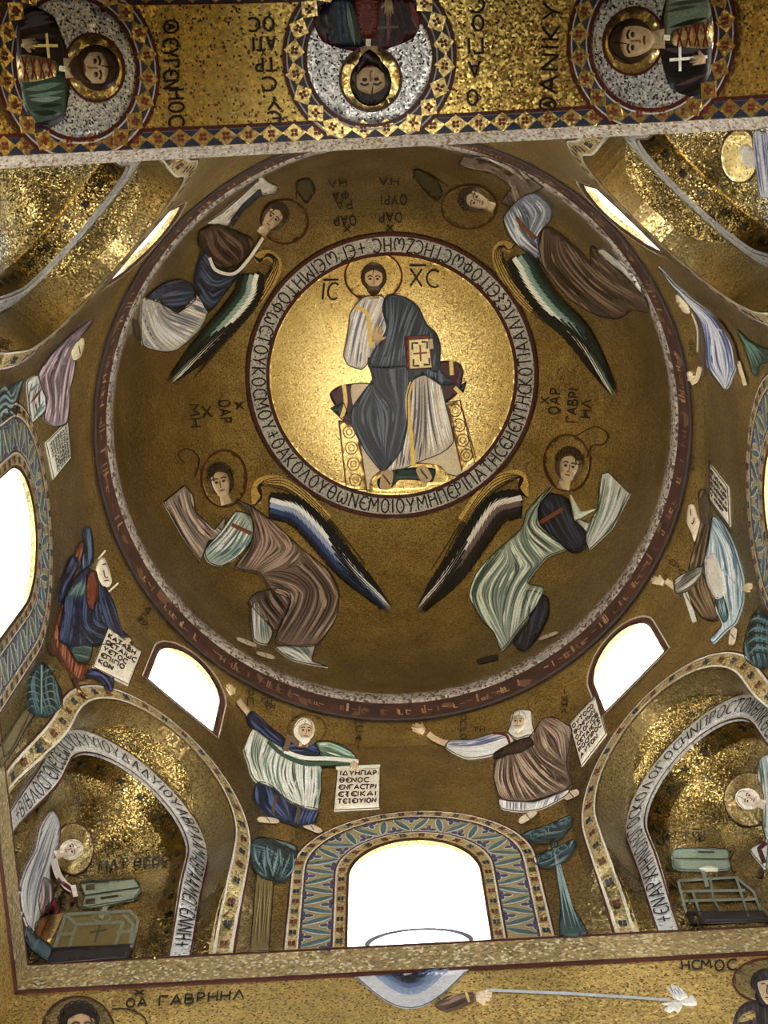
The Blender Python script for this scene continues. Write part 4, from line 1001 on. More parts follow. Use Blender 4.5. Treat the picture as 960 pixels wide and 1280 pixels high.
F.fill('bodice', '463228', [(350, 350), (420, 315), (500, 350), (560, 380), (550, 430), (500, 480), (430, 500), (390, 450), (350, 410)], 5)
F.folds('bodice/folds', ['281a14', '6a5040'], [(370, 360), (400, 440), (470, 490)], [(460, 340), (540, 400), (540, 430)], 7, 2.2, 6)
F.fill('sash', '2e3a4c', [(370, 410), (400, 470), (470, 510), (520, 490), (450, 590), (380, 670), (330, 560), (340, 490)], 5)
F.line('sash/white_edge', 'd4ccbc', [(385, 450), (410, 500), (480, 515), (540, 460), (600, 370)], 4, 7, 0)
F.folds('sash/folds', ['161e2a', '4a5a70'], [(350, 500), (400, 560), (470, 530)], [(340, 560), (390, 640), (450, 590)], 5, 2.2, 6)
F.fill('lap_cloth', '2e3a50', [(140, 610), (200, 560), (270, 540), (320, 560), (330, 620), (260, 670), (200, 640)], 4); F.folds('lap_cloth/folds', ['161e2c', '56647c'], [(160, 610), (260, 560), (310, 570)], [(220, 640), (280, 640), (320, 620)], 5, 2, 5)
F.fill('skirt', 'b0a898', [(120, 620), (180, 620), (260, 675), (330, 600), (385, 650), (350, 740), (260, 820), (200, 830), (120, 805), (110, 700)], 4)
F.folds('skirt/folds', ['5e6470', 'd8d0c0', '848490'], [(130, 640), (170, 760), (230, 815)], [(270, 690), (300, 700), (350, 720)], 9, 2.4, 5)
F.foot((90, 700), (110, 790), 22, '4a3a30')
F.head((645, 295), 56, 38, 'b09a78', '5a4a38', -.5, None, 6, .85, True); F.done()

F = Inlay('winged_figure', 'bowing winged figure with blue-grey bodice and trailing brown skirt', 'figure', GRP, (540, 180, 3)); F.step = 5; F.ol = 1.2
F.fill('far_wing', '4a3c20', [(-70, 110), (-55, 95), (0, 120), (40, 175), (20, 210), (-30, 170)], 1); F.line('far_wing/edge', '2a2014', [(-70, 130), (-60, 95), (0, 118), (60, 155)], 1.4, 2, 0)
F.halo((140, 235), 105, 82, 'gold', '5a2818', 1.6, 1)
F.line('wing_arm', 'gold_bright', [(300, 390), (260, 380), (245, 430), (290, 530), (380, 620)], 12, 1, 0)
for q in range(5): F.line('wing_arm/lines', '2a2014', [(315, 375), (290, 395), (255 + 3 * q, 380), (237 + 8 * q, 430), (290 + 12 * q, 540), (400 + 8 * q, 650), (560 - 30 * q, 760 - 20 * q)], 1.0, 2, 0)
F.wing([(340, 415), (370, 500), (450, 610), (560, 720), (690, 950)], (-52, -40), ['1a1c18', 'd4d0c0', '7c948a', '2a463e', '15201c'], 10, 3)
F.fill('raised_cloth', '6c5c50', [(100, 75), (120, 40), (200, 45), (330, 95), (420, 160), (360, 190), (310, 240), (260, 215), (300, 160), (240, 110), (150, 90)], 3, False)
F.folds('raised_cloth/folds', ['3e322c', '94846e'], [(130, 60), (260, 100), (300, 200)], [(200, 50), (340, 110), (380, 170)], 6, 2, 4)
F.fill('bodice', '7a808a', [(270, 270), (330, 200), (390, 180), (450, 230), (450, 280), (400, 340), (410, 420), (380, 420), (330, 380), (290, 340)], 5)
F.folds('bodice/folds', ['3a4658', 'd8d8d4', '56606e'], [(290, 280), (330, 360), (390, 410)], [(390, 195), (440, 250), (400, 330)], 7, 2.4, 6)
F.line('bodice/armband', '7a4a28', [(320, 270), (350, 310), (395, 350)], 5, 7, 0)
F.fill('skirt', '564438', [(420, 310), (480, 340), (550, 400), (600, 450), (600, 380), (700, 470), (800, 570), (815, 630), (760, 620), (700, 655), (620, 640), (520, 580), (430, 470), (400, 420)], 4)
F.folds('skirt/folds', ['30241e', '7e6a58', '463628'], [(430, 330), (440, 460), (600, 620)], [(540, 400), (620, 500), (790, 600)], 11, 2.6, 5)
F.fill('pale_cuff', 'c0bcb0', [(620, 400), (650, 390), (710, 440), (760, 490), (800, 570), (720, 480), (650, 430)], 5)
F.head((165, 210), 52, -68, 'b09a78', '5a4a38', .5, None, 6, .85, True); F.done()
T_ = lambda txt, o, r, d, l=None: (txt, o, r, d, l)
label_at('name_inscription', 'dark lettering beside the winged figure in pale green mantle', [T_('OAP', (686, 517), (1, -11), (13, 1), 32), T_('X', (676, 504), (1, -9), (10, 1), 8), T_('ΓABPI', (708, 527), (1, -10), (12, 1), 42), T_('HΛ', (726, 521), (1, -10), (12, 1), 22)], 1.7)
label_at('name_inscription', 'dark lettering beside the winged figure with the blue and white wing', [T_('OAP', (287, 500), (.8, 10), (-14, 1), 28), T_('X', (303, 502), (.8, 10), (-9, 1), 9), T_('X', (263, 507), (.8, 10), (-11, 1), 14), T_('MH', (248, 505), (.8, 10), (-12, 1), 28)], 1.7)
label_at('name_inscription', 'dark upside-down lettering beside the brown-sleeved winged figure', [T_('X', (438, 290), (-10, 0), (0, -9), 9), T_('OAP', (445, 281), (-10, 0), (-1, -12), 27), T_('PA', (440, 260), (-10, 0), (-1, -11), 20), T_('ΦA', (436, 248), (-10, 1), (-1, -10), 20), T_('HΛ', (433, 232), (-10, 1), (-1, -10), 22)], 1.5)
label_at('name_inscription', 'dark upside-down lettering beside the blue-grey winged figure', [T_('X', (492, 289), (-10, 0), (0, -9), 9), T_('OAP', (502, 277), (-10, 0), (0, -12), 28), T_('OVPI', (508, 255), (-10, 0), (0, -12), 32), T_('HΛ', (498, 230), (-10, 0), (0, -9), 24)], 1.5)
# ------------------------------------------------------------------ drum: scroll bearers between the windows (plain generic draped figures)
SG = 'scroll bearers on the drum'
def scroll(F, quad, lines, w_=1.5, col='cfc6b6', lay=3, nm='scroll', ink='2a2018', size=.62, mg=.08):
    """quad: top-left, top-right, bottom-right, bottom-left in frame coordinates"""
    F.fill(nm, col, quad, lay, False); a, b_, c_, d_ = quad; n = len(lines)
    lp = lambda p, q, t: (p[0] + (q[0] - p[0]) * t, p[1] + (q[1] - p[1]) * t)
    for i, tx in enumerate(lines):
        t0 = .1 + .82 * i / n; t1 = t0 + .82 / n * size
        p, q = lp(a, d_, t0), lp(b_, c_, t0); p2 = lp(a, d_, t1)
        o = lp(p, q, mg); L = math.dist(p, q) * (1 - 2 * mg); r = ((q[0] - p[0]) / L, (q[1] - p[1]) / L)
        h = math.dist(p, p2); write(F, nm + '/letter', ink, tx, o, (r[0] * h, r[1] * h), (p2[0] - p[0], p2[1] - p[1]), w_, lay + 2, L * min(1, len(tx) / 6.5))
F = Inlay('scroll_bearer', 'white-haired figure in white and green mantle over a blue robe, holding a scroll', 'figure', SG, (300, 840, 5.3333)); F.step = 4; F.ol = 1.1
F.fill('robe', '2c3852', [(110, 740), (200, 760), (300, 850), (400, 900), (525, 925), (490, 1015), (400, 1030), (300, 1000), (180, 960), (90, 850)], 3)
F.folds('robe/folds', ['141c34', '4c6090'], [(120, 770), (150, 900), (200, 960)], [(510, 930), (480, 980), (470, 1015)], 10, 2.0, 4)
for p in ([(235, 830), (210, 960)], [(390, 910), (390, 1025)]): F.line('robe/brown_stripe', '5a4a3a', p, 4, 5, 0)
F.line('raised_arm', 'b49c7c', [(-15, 195), (20, 240), (60, 290)], 7, 3, 0); F.hand((-60, 130), 42, -28, 'b49c7c', 4)
F.fill('sleeve', '263050', [(45, 300), (80, 270), (180, 360), (300, 460), (270, 510), (150, 430), (70, 360)], 5); F.folds('sleeve/folds', ['121a30', '485a88'], [(60, 310), (170, 420), (280, 500)], [(90, 285), (200, 390), (290, 465)], 4, 2, 6)
F.fill('mantle', 'b4b4a4', [(80, 385), (20, 520), (45, 600), (70, 690), (110, 740), (230, 790), (330, 880), (520, 930), (545, 700), (540, 640), (440, 600), (300, 545), (270, 500), (180, 450)], 4)
F.folds('mantle/folds', ['3a5446', 'd8d8cc', '5c7466'], [(80, 420), (50, 560), (110, 720)], [(230, 500), (180, 620), (240, 790)], 8, 2.6, 5)
F.folds('mantle/folds', ['3a5446', 'dcdcd0', '68806f'], [(270, 590), (250, 700), (330, 860)], [(530, 650), (530, 780), (510, 910)], 9, 2.8, 5)
F.line('mantle/green_edge', '3e5648', [(180, 470), (280, 560), (430, 620), (600, 620), (760, 620)], 5.5, 6, 0); F.line('mantle/white_edge', 'd8d4c4', [(290, 540), (430, 585), (600, 590), (790, 610)], 5, 7, 0)
F.fill('shoulder', '6a7e6c', [(500, 480), (600, 470), (700, 510), (760, 560), (780, 610), (640, 590), (540, 550)], 5); F.folds('shoulder/folds', ['34483c', 'c8ccbc'], [(510, 490), (600, 480), (740, 550)], [(540, 545), (640, 580), (770, 605)], 5, 2.4, 6)
F.fill('bodice', '2a3656', [(300, 460), (420, 510), (500, 480), (530, 560), (430, 575), (310, 540)], 5); F.line('collar', '6c5844', [(300, 540), (330, 450), (400, 500), (490, 470)], 7, 7, 0)
F.foot((110, 985), (260, 1000), 40, 'b8a890'); F.foot((420, 1020), (545, 1070), 40, 'b8a890')
F.halo((445, 385), 130, 105, 'gold', '6a4c28', 1.2, 1)
F.head((425, 405), 72, 4, 'b49c7c', 'cfc6b4', .5, 'd0c8b8', 7)
F.hand((760, 630), 38, 150, 'b49c7c', 9)
scroll(F, [(650, 640), (935, 640), (930, 915), (625, 930)], ['IΔVHΠAP', 'ΘENOC', 'ENΓACTPI', 'EΞEIKAI', 'TEΞEIVION'], 1.6); F.line('scroll_roll', 'ddd4c4', [(640, 655), (935, 640)], 4, 7, 0, False); F.done()
label_at('name_inscription', 'small dark letters between the white-green mantle and the frieze', [('O', (310, 862), (8, 0), (0, 8), 7), ('Π', (309, 874), (8, 0), (0, 8), 7), ('PO', (327, 870), (8, 2), (-1, 8), 13), ('ΦH', (331, 876), (7, 2), (-1, 8), 13)], 1.1)
label_at('name_inscription', 'column of small dark letters above the scroll of the white-haired bearer', [(c, (444, 899 + 10 * i), (8, 0), (0, 7), 8) for i, c in enumerate('HCAI')], 1.2)

F = Inlay('scroll_bearer', 'hooded white-bearded figure in brown mantle with one bare arm stretched out', 'figure', SG, (500, 860, 3.6923)); F.step = 4; F.ol = 1.1
F.fill('underskirt', 'b8b4b0', [(460, 515), (620, 530), (780, 470), (770, 500), (660, 560), (560, 575), (470, 560)], 2); F.folds('underskirt/folds', ['565c78', 'd8d4d0'], [(470, 530), (470, 555)], [(760, 480), (750, 500)], 14, 2, 3)
F.fill('mantle', '6c5a4e', [(440, 340), (520, 300), (610, 220), (660, 150), (710, 140), (770, 170), (800, 200), (775, 350), (790, 460), (700, 500), (600, 530), (470, 520), (435, 430)], 4)
F.folds('mantle/folds', ['3a2e28', '94826e', '4c3e36'], [(450, 350), (440, 440), (470, 510)], [(600, 300), (680, 400), (780, 460)], 12, 2.6, 5)
F.folds('mantle/folds', ['3a2e28', '988672'], [(620, 230), (640, 310), (770, 380)], [(700, 150), (770, 200), (780, 320)], 7, 2.4, 5)
F.fill('white_sleeve', 'c0bcb4', [(240, 245), (330, 245), (430, 215), (500, 215), (530, 260), (470, 300), (400, 320), (310, 330), (240, 300), (210, 275)], 4); F.folds('white_sleeve/folds', ['5a6080', 'dcdad4', '848a9c'], [(230, 270), (350, 260), (480, 225)], [(260, 305), (380, 320), (500, 280)], 6, 2.2, 5)
F.line('white_sleeve/red_stripe', '6a241c', [(430, 215), (490, 225), (510, 270)], 3.4, 6, 0)
F.fill('dark_sash', '3a2c26', [(430, 315), (520, 260), (600, 235), (620, 270), (540, 310)], 6)
F.line('bare_arm', 'b49c7c', [(245, 265), (180, 250), (130, 215)], 7.5, 3, 0); F.hand((95, 195), 34, -65, 'b49c7c', 4)
F.fill('hood', 'c4bcae', [(515, 170), (530, 115), (570, 105), (610, 115), (615, 170), (625, 220), (590, 225), (540, 240), (500, 210)], 5)
F.head((553, 162), 42, 4, 'b49c7c', 'c8c0b2', -.4, 'cfc8ba', 6)
F.foot((630, 570), (550, 625), 32, 'b8a890'); F.foot((760, 510), (830, 480), 32, 'b8a890')
scroll(F, [(785, 165), (905, 40), (955, 215), (840, 365)], ['OVTOCO', 'ΘCHMΩN', 'OΛOΓICΘ', 'CETAIETE', 'POCΠPOC', 'AVTON'], 1.35); F.done()
label_at('name_inscription', 'column of small dark letters beside the hooded figure', [(c, (576, 895 + 8 * i), (7, 0), (0, 6), 7) for i, c in enumerate('OΠPO')] + [('TH', (592, 910), (7, 0), (0, 6), 14)] + [(c, (703, 862 + 8 * i), (6, 1), (0, 6), 6) for i, c in enumerate('IΩHΛ')], 1.1)

F = Inlay('scroll_bearer', 'dark blue-robed figure with pale face and rust-red lining, holding a five-line scroll', 'figure', SG, (40, 660, 5.819)); F.step = 4; F.ol = 1.1
F.fill('lining', '6c3c2a', [(180, 640), (210, 560), (330, 130), (370, 110), (360, 260), (300, 320), (230, 620), (220, 790), (320, 980), (410, 1000), (370, 1110), (290, 1080), (180, 900), (150, 780)], 2)
F.fill('arm', '34465a', [(375, 0), (415, 0), (440, 120), (430, 260), (350, 300), (370, 130)], 3); F.folds('arm/folds', ['161e2c', '54707c'], [(385, 10), (380, 280)], [(405, 10), (425, 250)], 3, 2, 4)
F.fill('robe', '27304a', [(390, 290), (460, 340), (520, 430), (590, 560), (640, 740), (700, 800), (720, 860), (600, 850), (430, 860), (260, 870), (185, 810), (210, 660), (230, 500), (300, 380)], 4)
F.fill('robe', '27304a', [(185, 480), (230, 330), (290, 200), (330, 260), (260, 420), (195, 545)], 4)
F.folds('robe/folds', ['10141f', '465470', '1a2132'], [(240, 520), (220, 700), (200, 810)], [(470, 440), (420, 700), (560, 740)], 10, 2.4, 5)
F.folds('robe/folds', ['10141f', '465470'], [(480, 450), (520, 600), (560, 730)], [(560, 520), (610, 650), (640, 740)], 5, 2.2, 5)
F.folds('robe/green_folds', ['4c665c', '6e887c'], [(300, 400), (230, 520)], [(400, 370), (360, 500)], 4, 3, 6)
F.fill('brown_patch', '6a3a28', [(400, 330), (450, 320), (470, 480), (430, 600), (390, 560), (375, 440)], 7)
F.fill('undertunic', '3c5450', [(270, 870), (430, 860), (410, 980), (320, 980)], 3); F.fill('hem', '282e4c', [(390, 1080), (430, 1030), (580, 1080), (580, 1190), (530, 1180), (480, 1100)], 3)
F.folds('hem/folds', ['12162a', '4a5480'], [(410, 1080), (480, 1090), (540, 1180)], [(440, 1040), (540, 1070), (575, 1170)], 5, 2, 4)
F.fill('face', 'd0c6b0', [(480, 240), (515, 220), (550, 300), (570, 390), (550, 430), (500, 420), (460, 330)], 6)
for p in ([(495, 270), (520, 265)], [(505, 310), (515, 360), (540, 365)], [(510, 390), (545, 385)]): F.line('face/feature', '4a3828', p, 1.6, 8, 0)
for p in ([(470, 230), (525, 165)], [(545, 470), (618, 405)]): F.line('halo_rim', 'd8ccb0', p, 2.2, 5, 0, False)
F.line('foot', '4c3020', [(115, 830), (130, 890), (180, 930)], 5, 3, 0); F.line('foot', '4c3020', [(300, 1090), (340, 1190), (395, 1245)], 5, 3, 0); F.line('foot/gold_dots', 'd0b468', [(325, 1190), (395, 1245)], 2.5, 5, 0)
F.hand((690, 830), 34, 230, 'c0b090', 7)
scroll(F, [(545, 735), (790, 905), (695, 1150), (435, 1020)], ['KATABH', 'CETAIΩC', 'VETOC', 'EΠIΠO', 'KON'], 1.7, lay=5); F.done()
label_at('name_inscription', 'small dark slanting letters between the five-line scroll and the frieze', [('ΔA', (177, 784), (-5, -9), (7, -3), 14), ('VIΔ', (171, 776), (5, -8), (6, 4), 22)], 1.1)

F = Inlay('scroll_bearer', 'mauve-cloaked figure with pale striped skirt, a crowded white scroll at its hem', 'figure', SG, (0, 400, 5.819)); F.step = 4; F.ol = 1.1
F.fill('skirt', 'c0c0bc', [(190, 450), (270, 400), (330, 560), (320, 660), (220, 750), (205, 660)], 2)
for p, c in (([(270, 460), (200, 530)], '5a7e80'), ([(300, 490), (210, 610)], '6a2c34'), ([(310, 590), (230, 730)], '4a7078'), ([(330, 610), (240, 700)], '6c8284'), ([(260, 420), (195, 470)], 'dcdcd8')): F.line('skirt/stripe', c, p, 3.2, 3, 1, False)
F.fill('mantle', '84747a', [(270, 390), (330, 290), (480, 130), (640, 0), (670, 0), (580, 120), (520, 200), (540, 320), (520, 420), (500, 520), (490, 690), (470, 760), (380, 775), (310, 720), (330, 600), (290, 480)], 3)
F.folds('mantle/folds', ['4a3c44', 'b0a2a6', '5e5058'], [(290, 390), (400, 220), (620, 20)], [(440, 340), (500, 180), (660, 10)], 8, 2.4, 4)
F.folds('mantle/folds', ['4a3c44', 'b0a2a6'], [(310, 430), (340, 600), (320, 710)], [(520, 340), (490, 560), (475, 740)], 10, 2.6, 4)
F.fill('face', 'c8bc9c', [(510, 230), (545, 160), (600, 130), (600, 200), (570, 270), (525, 290)], 5); F.line('face/feature', '5a4630', [(560, 180), (570, 240)], 1.4, 6, 0)
scroll(F, [(485, 735), (510, 1000), (382, 1160), (325, 895)], ['KVPIEAKHKO', 'ATHNAKOHN', 'COVKEΦOBH', 'ΘHNKATEN', 'OHCATAEPΓ', 'ACOVKEΞEC', 'THN'], .9, 'd8d2c4', 3); F.line('foot', 'c8bc9c', [(190, 770), (205, 720)], 3, 3, 0); F.done()

F = Inlay('scroll_bearer', 'figure in flowing pale blue mantle holding up a slanting scroll', 'figure', SG, (790, 560, 4.5706)); F.step = 4; F.ol = 1.1
F.fill('brown_underrobe', '564634', [(385, 260), (420, 240), (450, 440), (420, 640), (400, 700), (480, 860), (490, 980), (400, 970), (310, 830), (380, 740), (330, 700), (370, 540), (400, 420)], 3)
F.folds('brown_underrobe/folds', ['2e2418', '7e6c54'], [(320, 840), (400, 960)], [(410, 740), (485, 950)], 6, 2.2, 4); F.folds('brown_underrobe/folds', ['2e2418', '7e6c54'], [(350, 690), (380, 560), (410, 480)], [(410, 680), (430, 580), (440, 480)], 4, 2.2, 4)
F.line('white_fringe', 'b8b4a8', [(310, 830), (365, 1000)], 6, 4, 0)
F.fill('mantle', '9aaab0', [(470, 390), (530, 440), (590, 570), (640, 740), (640, 880), (600, 1000), (540, 1050), (470, 1120), (455, 1090), (520, 1020), (485, 940), (480, 860), (430, 760), (420, 650), (450, 520)], 4)
F.folds('mantle/folds', ['4a6878', 'd0d8d8', '6c8894'], [(440, 560), (440, 700), (500, 960)], [(510, 440), (600, 620), (620, 960)], 12, 3.0, 5)
F.fill('mantle/pale_panel', 'b8b0a4', [(430, 650), (480, 600), (530, 740), (540, 840), (490, 870), (440, 780)], 7.5)
F.fill('teal_fold', '4a6468', [(485, 880), (530, 850), (560, 960), (530, 1005)], 6); F.folds('teal_fold/folds', ['2c4448', '88a0a4'], [(490, 890), (520, 990)], [(535, 860), (550, 970)], 5, 2, 7)
F.fill('sleeve', '7e7a70', [(250, 760), (330, 710), (410, 680), (400, 740), (330, 820), (260, 835)], 5); F.folds('sleeve/folds', ['46443e', 'b8b4a8'], [(260, 790), (330, 730), (400, 700)], [(280, 825), (350, 790), (400, 730)], 4, 2.2, 6)
F.line('forearm', 'bca888', [(250, 800), (200, 760)], 7, 4, 0); F.hand((160, 765), 38, -75, 'bca888', 5)
F.fill('hair', '4a4034', [(390, 300), (430, 260), (445, 360), (440, 440), (400, 420)], 5)
F.fill('face', 'c4b498', [(330, 330), (355, 325), (370, 380), (395, 440), (375, 480), (365, 535), (340, 470), (320, 420)], 6)
for p in ([(345, 350), (350, 390)], [(370, 400), (360, 435), (352, 430)]): F.line('face/feature', '4a3a2a', p, 1.4, 8, 0)
F.hand((655, 800), 30, 60, 'bca888', 6); F.foot((590, 1030), (570, 1130), 40, 'b8a890')
F.line('scroll_edge', '4a3e30', [(445, 70), (455, 320), (575, 490)], 2.6, 2, 0, False)
scroll(F, [(450, 90), (555, 225), (565, 450), (450, 290)], ['EΓΩXAMAI', 'KAΘEVΔON', 'EIΔONOPA', 'MAKAIIΔO', 'VANΘP'], 1.2); F.done()
label_at('name_inscription', 'small dark letters beside the outstretched hand of the pale blue figure', [(c, (834 + 6 * i, 692 + 6 * i), (5, 4), (-4, 5), 6) for i, c in enumerate('IEPE')] + [(c, (866, 568 + 7 * i), (5, 3), (-3, 5), 5) for i, c in enumerate('MIA')], 1.0)

F = Inlay('scroll_bearer', 'figure in striped blue-white robe with a small bent hand', 'figure', SG, (810, 330, 6.4)); F.step = 4; F.ol = 1.1
F.fill('robe', 'b4b8c4', [(90, 20), (230, 170), (370, 290), (500, 380), (600, 500), (680, 640), (710, 820), (680, 900), (655, 970), (615, 1000), (480, 820), (470, 650), (440, 480), (360, 350), (240, 220)], 3)
F.folds('robe/folds', ['3a4a7c', 'e0e2e8', '6878a4'], [(470, 480), (480, 680), (490, 810), (600, 960)], [(500, 390), (640, 600), (690, 840), (670, 930)], 9, 3.2, 4); F.folds('robe/folds', ['5a6484', 'dcdee4'], [(100, 40), (250, 220), (430, 470)], [(240, 180), (380, 310), (520, 420)], 5, 2.6, 4)
F.line('scarf', '5a4a40', [(350, 320), (430, 500), (440, 760), (440, 900)], 6, 3, 0); F.line('scarf/pale_edge', 'cfc4ae', [(360, 390), (405, 520), (405, 700)], 2, 4, 0)
F.fill('face', 'cbbc9c', [(225, 250), (260, 250), (320, 330), (335, 390), (290, 380), (250, 320)], 5)
F.line('forearm', 'cbb898', [(425, 820), (400, 920), (355, 950)], 6, 4, 0); F.hand((340, 910), 40, -10, 'cbb898', 5)
F.line('brown_edge', '5a4238', [(560, 440), (680, 620), (735, 850)], 4, 4, 0); F.line('foot', 'c8b898', [(735, 780), (790, 970)], 5, 4, 0)
F.done()
label_at('name_inscription', 'tiny dark letters between the striped robe and the frieze', [(c, (862, 425 + 8 * i), (6, 0), (0, 5), 6) for i, c in enumerate('ΔAN')], 1.0)

# ------------------------------------------------------------------ drum: stylised trees
F = Inlay('mosaic_tree', 'tree with a fan-shaped teal crown on a ribbed trunk', 'tree', 'mosaic trees on the drum', (280, 860, 4)); F.step = 4; F.ol = 1.1
F.fill('trunk', '6a5c3c', [(160, 930), (250, 930), (225, 1320), (130, 1320)], 1, False); F.folds('trunk/lines', ['3c3220', '8c7c54'], [(170, 950), (145, 1310)], [(240, 950), (215, 1310)], 6, 1.8, 2)
F.fill('crown', '39494b', [(130, 780), (180, 750), (290, 770), (365, 800), (360, 870), (330, 950), (270, 975), (180, 950), (135, 870)], 2); F.folds('crown/leaves', ['1c383c', '6c8284', '26464a'], [(200, 950), (150, 870), (140, 780)], [(300, 960), (350, 900), (360, 810)], 12, 3, 3); F.done()
F = Inlay('mosaic_tree', 'teal tree with two flat leaf tiers on a curved trunk', 'tree', 'mosaic trees on the drum', (640, 960, 3)); F.step = 4; F.ol = 1.1
F.fill('trunk', '3c4e4e', [(145, 280), (170, 280), (185, 400), (215, 500), (285, 625), (180, 628), (185, 500), (165, 390)], 1); F.folds('trunk/lines', ['1c383a', '748888'], [(155, 300), (175, 450), (190, 620)], [(165, 300), (220, 500), (270, 620)], 5, 2.4, 2)
for tier in ([(35, 260), (60, 240), (130, 220), (220, 180), (225, 210), (190, 260), (150, 280), (80, 280)], [(80, 340), (120, 320), (190, 290), (235, 270), (240, 300), (200, 350), (150, 375), (95, 370)]):
    F.fill('leaf_tier', '36484c', tier, 2); F.folds('leaf_tier/leaves', ['1a363c', '5c7478'], [tier[0], tier[7]], [tier[3], tier[4]], 9, 2, 3)
F.done()
F = Inlay('mosaic_tree', 'pale trunk tree with a pointed dark teal leaf crown', 'tree', 'mosaic trees on the drum', (0, 720, 3)); F.step = 4; F.ol = 1.1
F.fill('trunk', '6c6244', [(90, 500), (125, 520), (50, 650), (0, 720), (-20, 660)], 1, False); F.line('trunk/edge', '2c2418', [(110, 510), (40, 650), (-10, 690)], 1.4, 2, 0)
F.fill('crown', '2e4244', [(150, 325), (180, 350), (225, 430), (230, 490), (180, 530), (120, 520), (100, 460), (115, 370)], 2); F.line('crown/midrib', '7a9c98', [(150, 335), (150, 520)], 1.6, 4, 0)
for i in range(6):
    for q in (-1, 1): F.line('crown/veins', '5f7676', [(150, 370 + 26 * i), (150 + q * 35, 350 + 28 * i), (150 + q * 62, 360 + 30 * i)], 1.5, 3, 1)
F.done()
F = Inlay('mosaic_tree', 'dark green drop-shaped tree crown with banded leaves', 'tree', 'mosaic trees on the drum', (790, 560, 4.5706)); F.step = 4; F.ol = 1.1
F.fill('crown', '2e4448', [(720, 925), (770, 960), (840, 1060), (830, 1200), (740, 1265), (660, 1220), (640, 1150), (670, 1020)], 2)
for i in range(9): F.line('crown/leaves', ('18282c', '5a7074')[i % 2], [(655 + 6 * abs(4 - i), 1215 - 30 * i), (720, 1170 - 28 * i), (800, 1185 - 26 * i)], 3, 3, 1)
F.done()
F = Inlay('mosaic_tree', 'small forked teal tree beside the striped robe', 'tree', 'mosaic trees on the drum', (810, 330, 6.4)); F.step = 4; F.ol = 1.1
F.fill('leaf_tier', '35544c', [(715, 520), (800, 600), (900, 660), (1000, 700), (960, 790), (900, 800), (880, 890), (850, 880), (810, 740)], 2); F.folds('leaf_tier/leaves', ['1c322c', '5e8478'], [(730, 540), (830, 740), (860, 870)], [(800, 610), (900, 680), (960, 760)], 6, 2.4, 3); F.done()
F = Inlay('mosaic_tree', 'blue-green banded tree crown beside the mauve-cloaked figure', 'tree', 'mosaic trees on the drum', (0, 400, 5.819)); F.step = 4; F.ol = 1.1
F.fill('crown', '3e5258', [(-60, 620), (20, 530), (160, 430), (130, 560), (100, 720), (50, 785), (-60, 790)], 2)
for i in range(8): F.line('crown/leaves', ('1e4048', '748c90')[i % 2], [(-50, 780 - 28 * i), (20, 700 - 30 * i), (70, 690 - 20 * i), (105, 740 - 34 * i)], 3, 3, 1)
F.done()
# ------------------------------------------------------------------ squinches: seated writers and their desks (plain generic figures)
WG = 'seated writers in the squinches'
F = Inlay('seated_writer', 'seated mosaic writer in white and grey robe with a bald head', 'figure', WG, (0, 980, 4.8)); F.step = 4; F.ol = 1.1
F.halo((440, 390), 122, 155, 'gold', '4a2818', 1.6, 1)
F.fill('robe', 'b8b8bc', [(270, 210), (310, 165), (350, 230), (350, 330), (320, 440), (290, 520), (310, 660), (300, 700), (230, 800), (190, 900), (160, 860), (125, 760), (115, 620), (160, 490), (210, 400), (240, 270)], 3)
F.folds('robe/folds', ['5a6478', 'e0e0e0', '848c9c'], [(300, 190), (200, 430), (140, 620), (150, 780)], [(340, 300), (300, 470), (250, 620), (200, 860)], 12, 3, 4)
F.fill('blue_hem', '50626c', [(160, 850), (200, 900), (310, 990), (290, 1060), (200, 1000), (150, 920)], 3)
F.fill('lap', '8c7c80', [(250, 560), (300, 600), (310, 690), (240, 790), (220, 700)], 4); F.fill('red_cloth', '6a2430', [(260, 740), (320, 690), (360, 750), (330, 780), (300, 750), (280, 780)], 5); F.fill('seat', '6a4028', [(200, 840), (270, 790), (300, 800), (240, 940), (210, 930)], 3)
F.fill('gold_stool', 'gold_bright', [(310, 790), (380, 780), (300, 950), (240, 940)], 3, False)
F.head((412, 398), 66, 72, 'c4b8a8', 'c0b4a2', -.4, None, 6, .95)
F.line('sleeve', 'c8c4c0', [(310, 450), (340, 550), (400, 620), (450, 650)], 9, 5, 0); F.line('book_page', '5c2026', [(330, 570), (440, 650), (430, 720)], 5, 6, 0, False); F.line('book_page', 'd0ccc0', [(440, 620), (455, 690)], 6, 7, 0, False); F.done()
F = Inlay('writing_desk', 'pale grey lectern box on a twisted stem above an open-fronted desk', 'desk', None, (0, 980, 4.8)); F.step = 4; F.ol = 1.1
F.fill('lectern_box', '7c8676', [(480, 605), (810, 575), (845, 640), (800, 700), (490, 750), (510, 680)], 3, False); F.line('lectern_box/edge', '2c3028', [(505, 680), (840, 630)], 1.6, 5, 0, False); F.outline('lectern_box/outline', '30342c', [(480, 605), (640, 590), (810, 575), (845, 640), (800, 700), (490, 750)], 1.3, 4); F.line('lectern_box/slot', '20241e', [(605, 695), (710, 680)], 2.4, 5, 0, False)
for y in (630, 715): F.fill('lectern_box/opening', '4c3c28', [(515, y - 15), (570, y - 20), (572, y + 12), (515, y + 16)], 5, False)
F.line('stem', '8a8c7c', [(640, 730), (605, 810)], 6, 2, 0, False); F.loop('stem/foot', '6c7064', (610, 810), 55, 22, 2, 3)
F.fill('desk_front', '6a5c34', [(395, 790), (780, 770), (830, 820), (790, 990), (320, 1000)], 1, False)
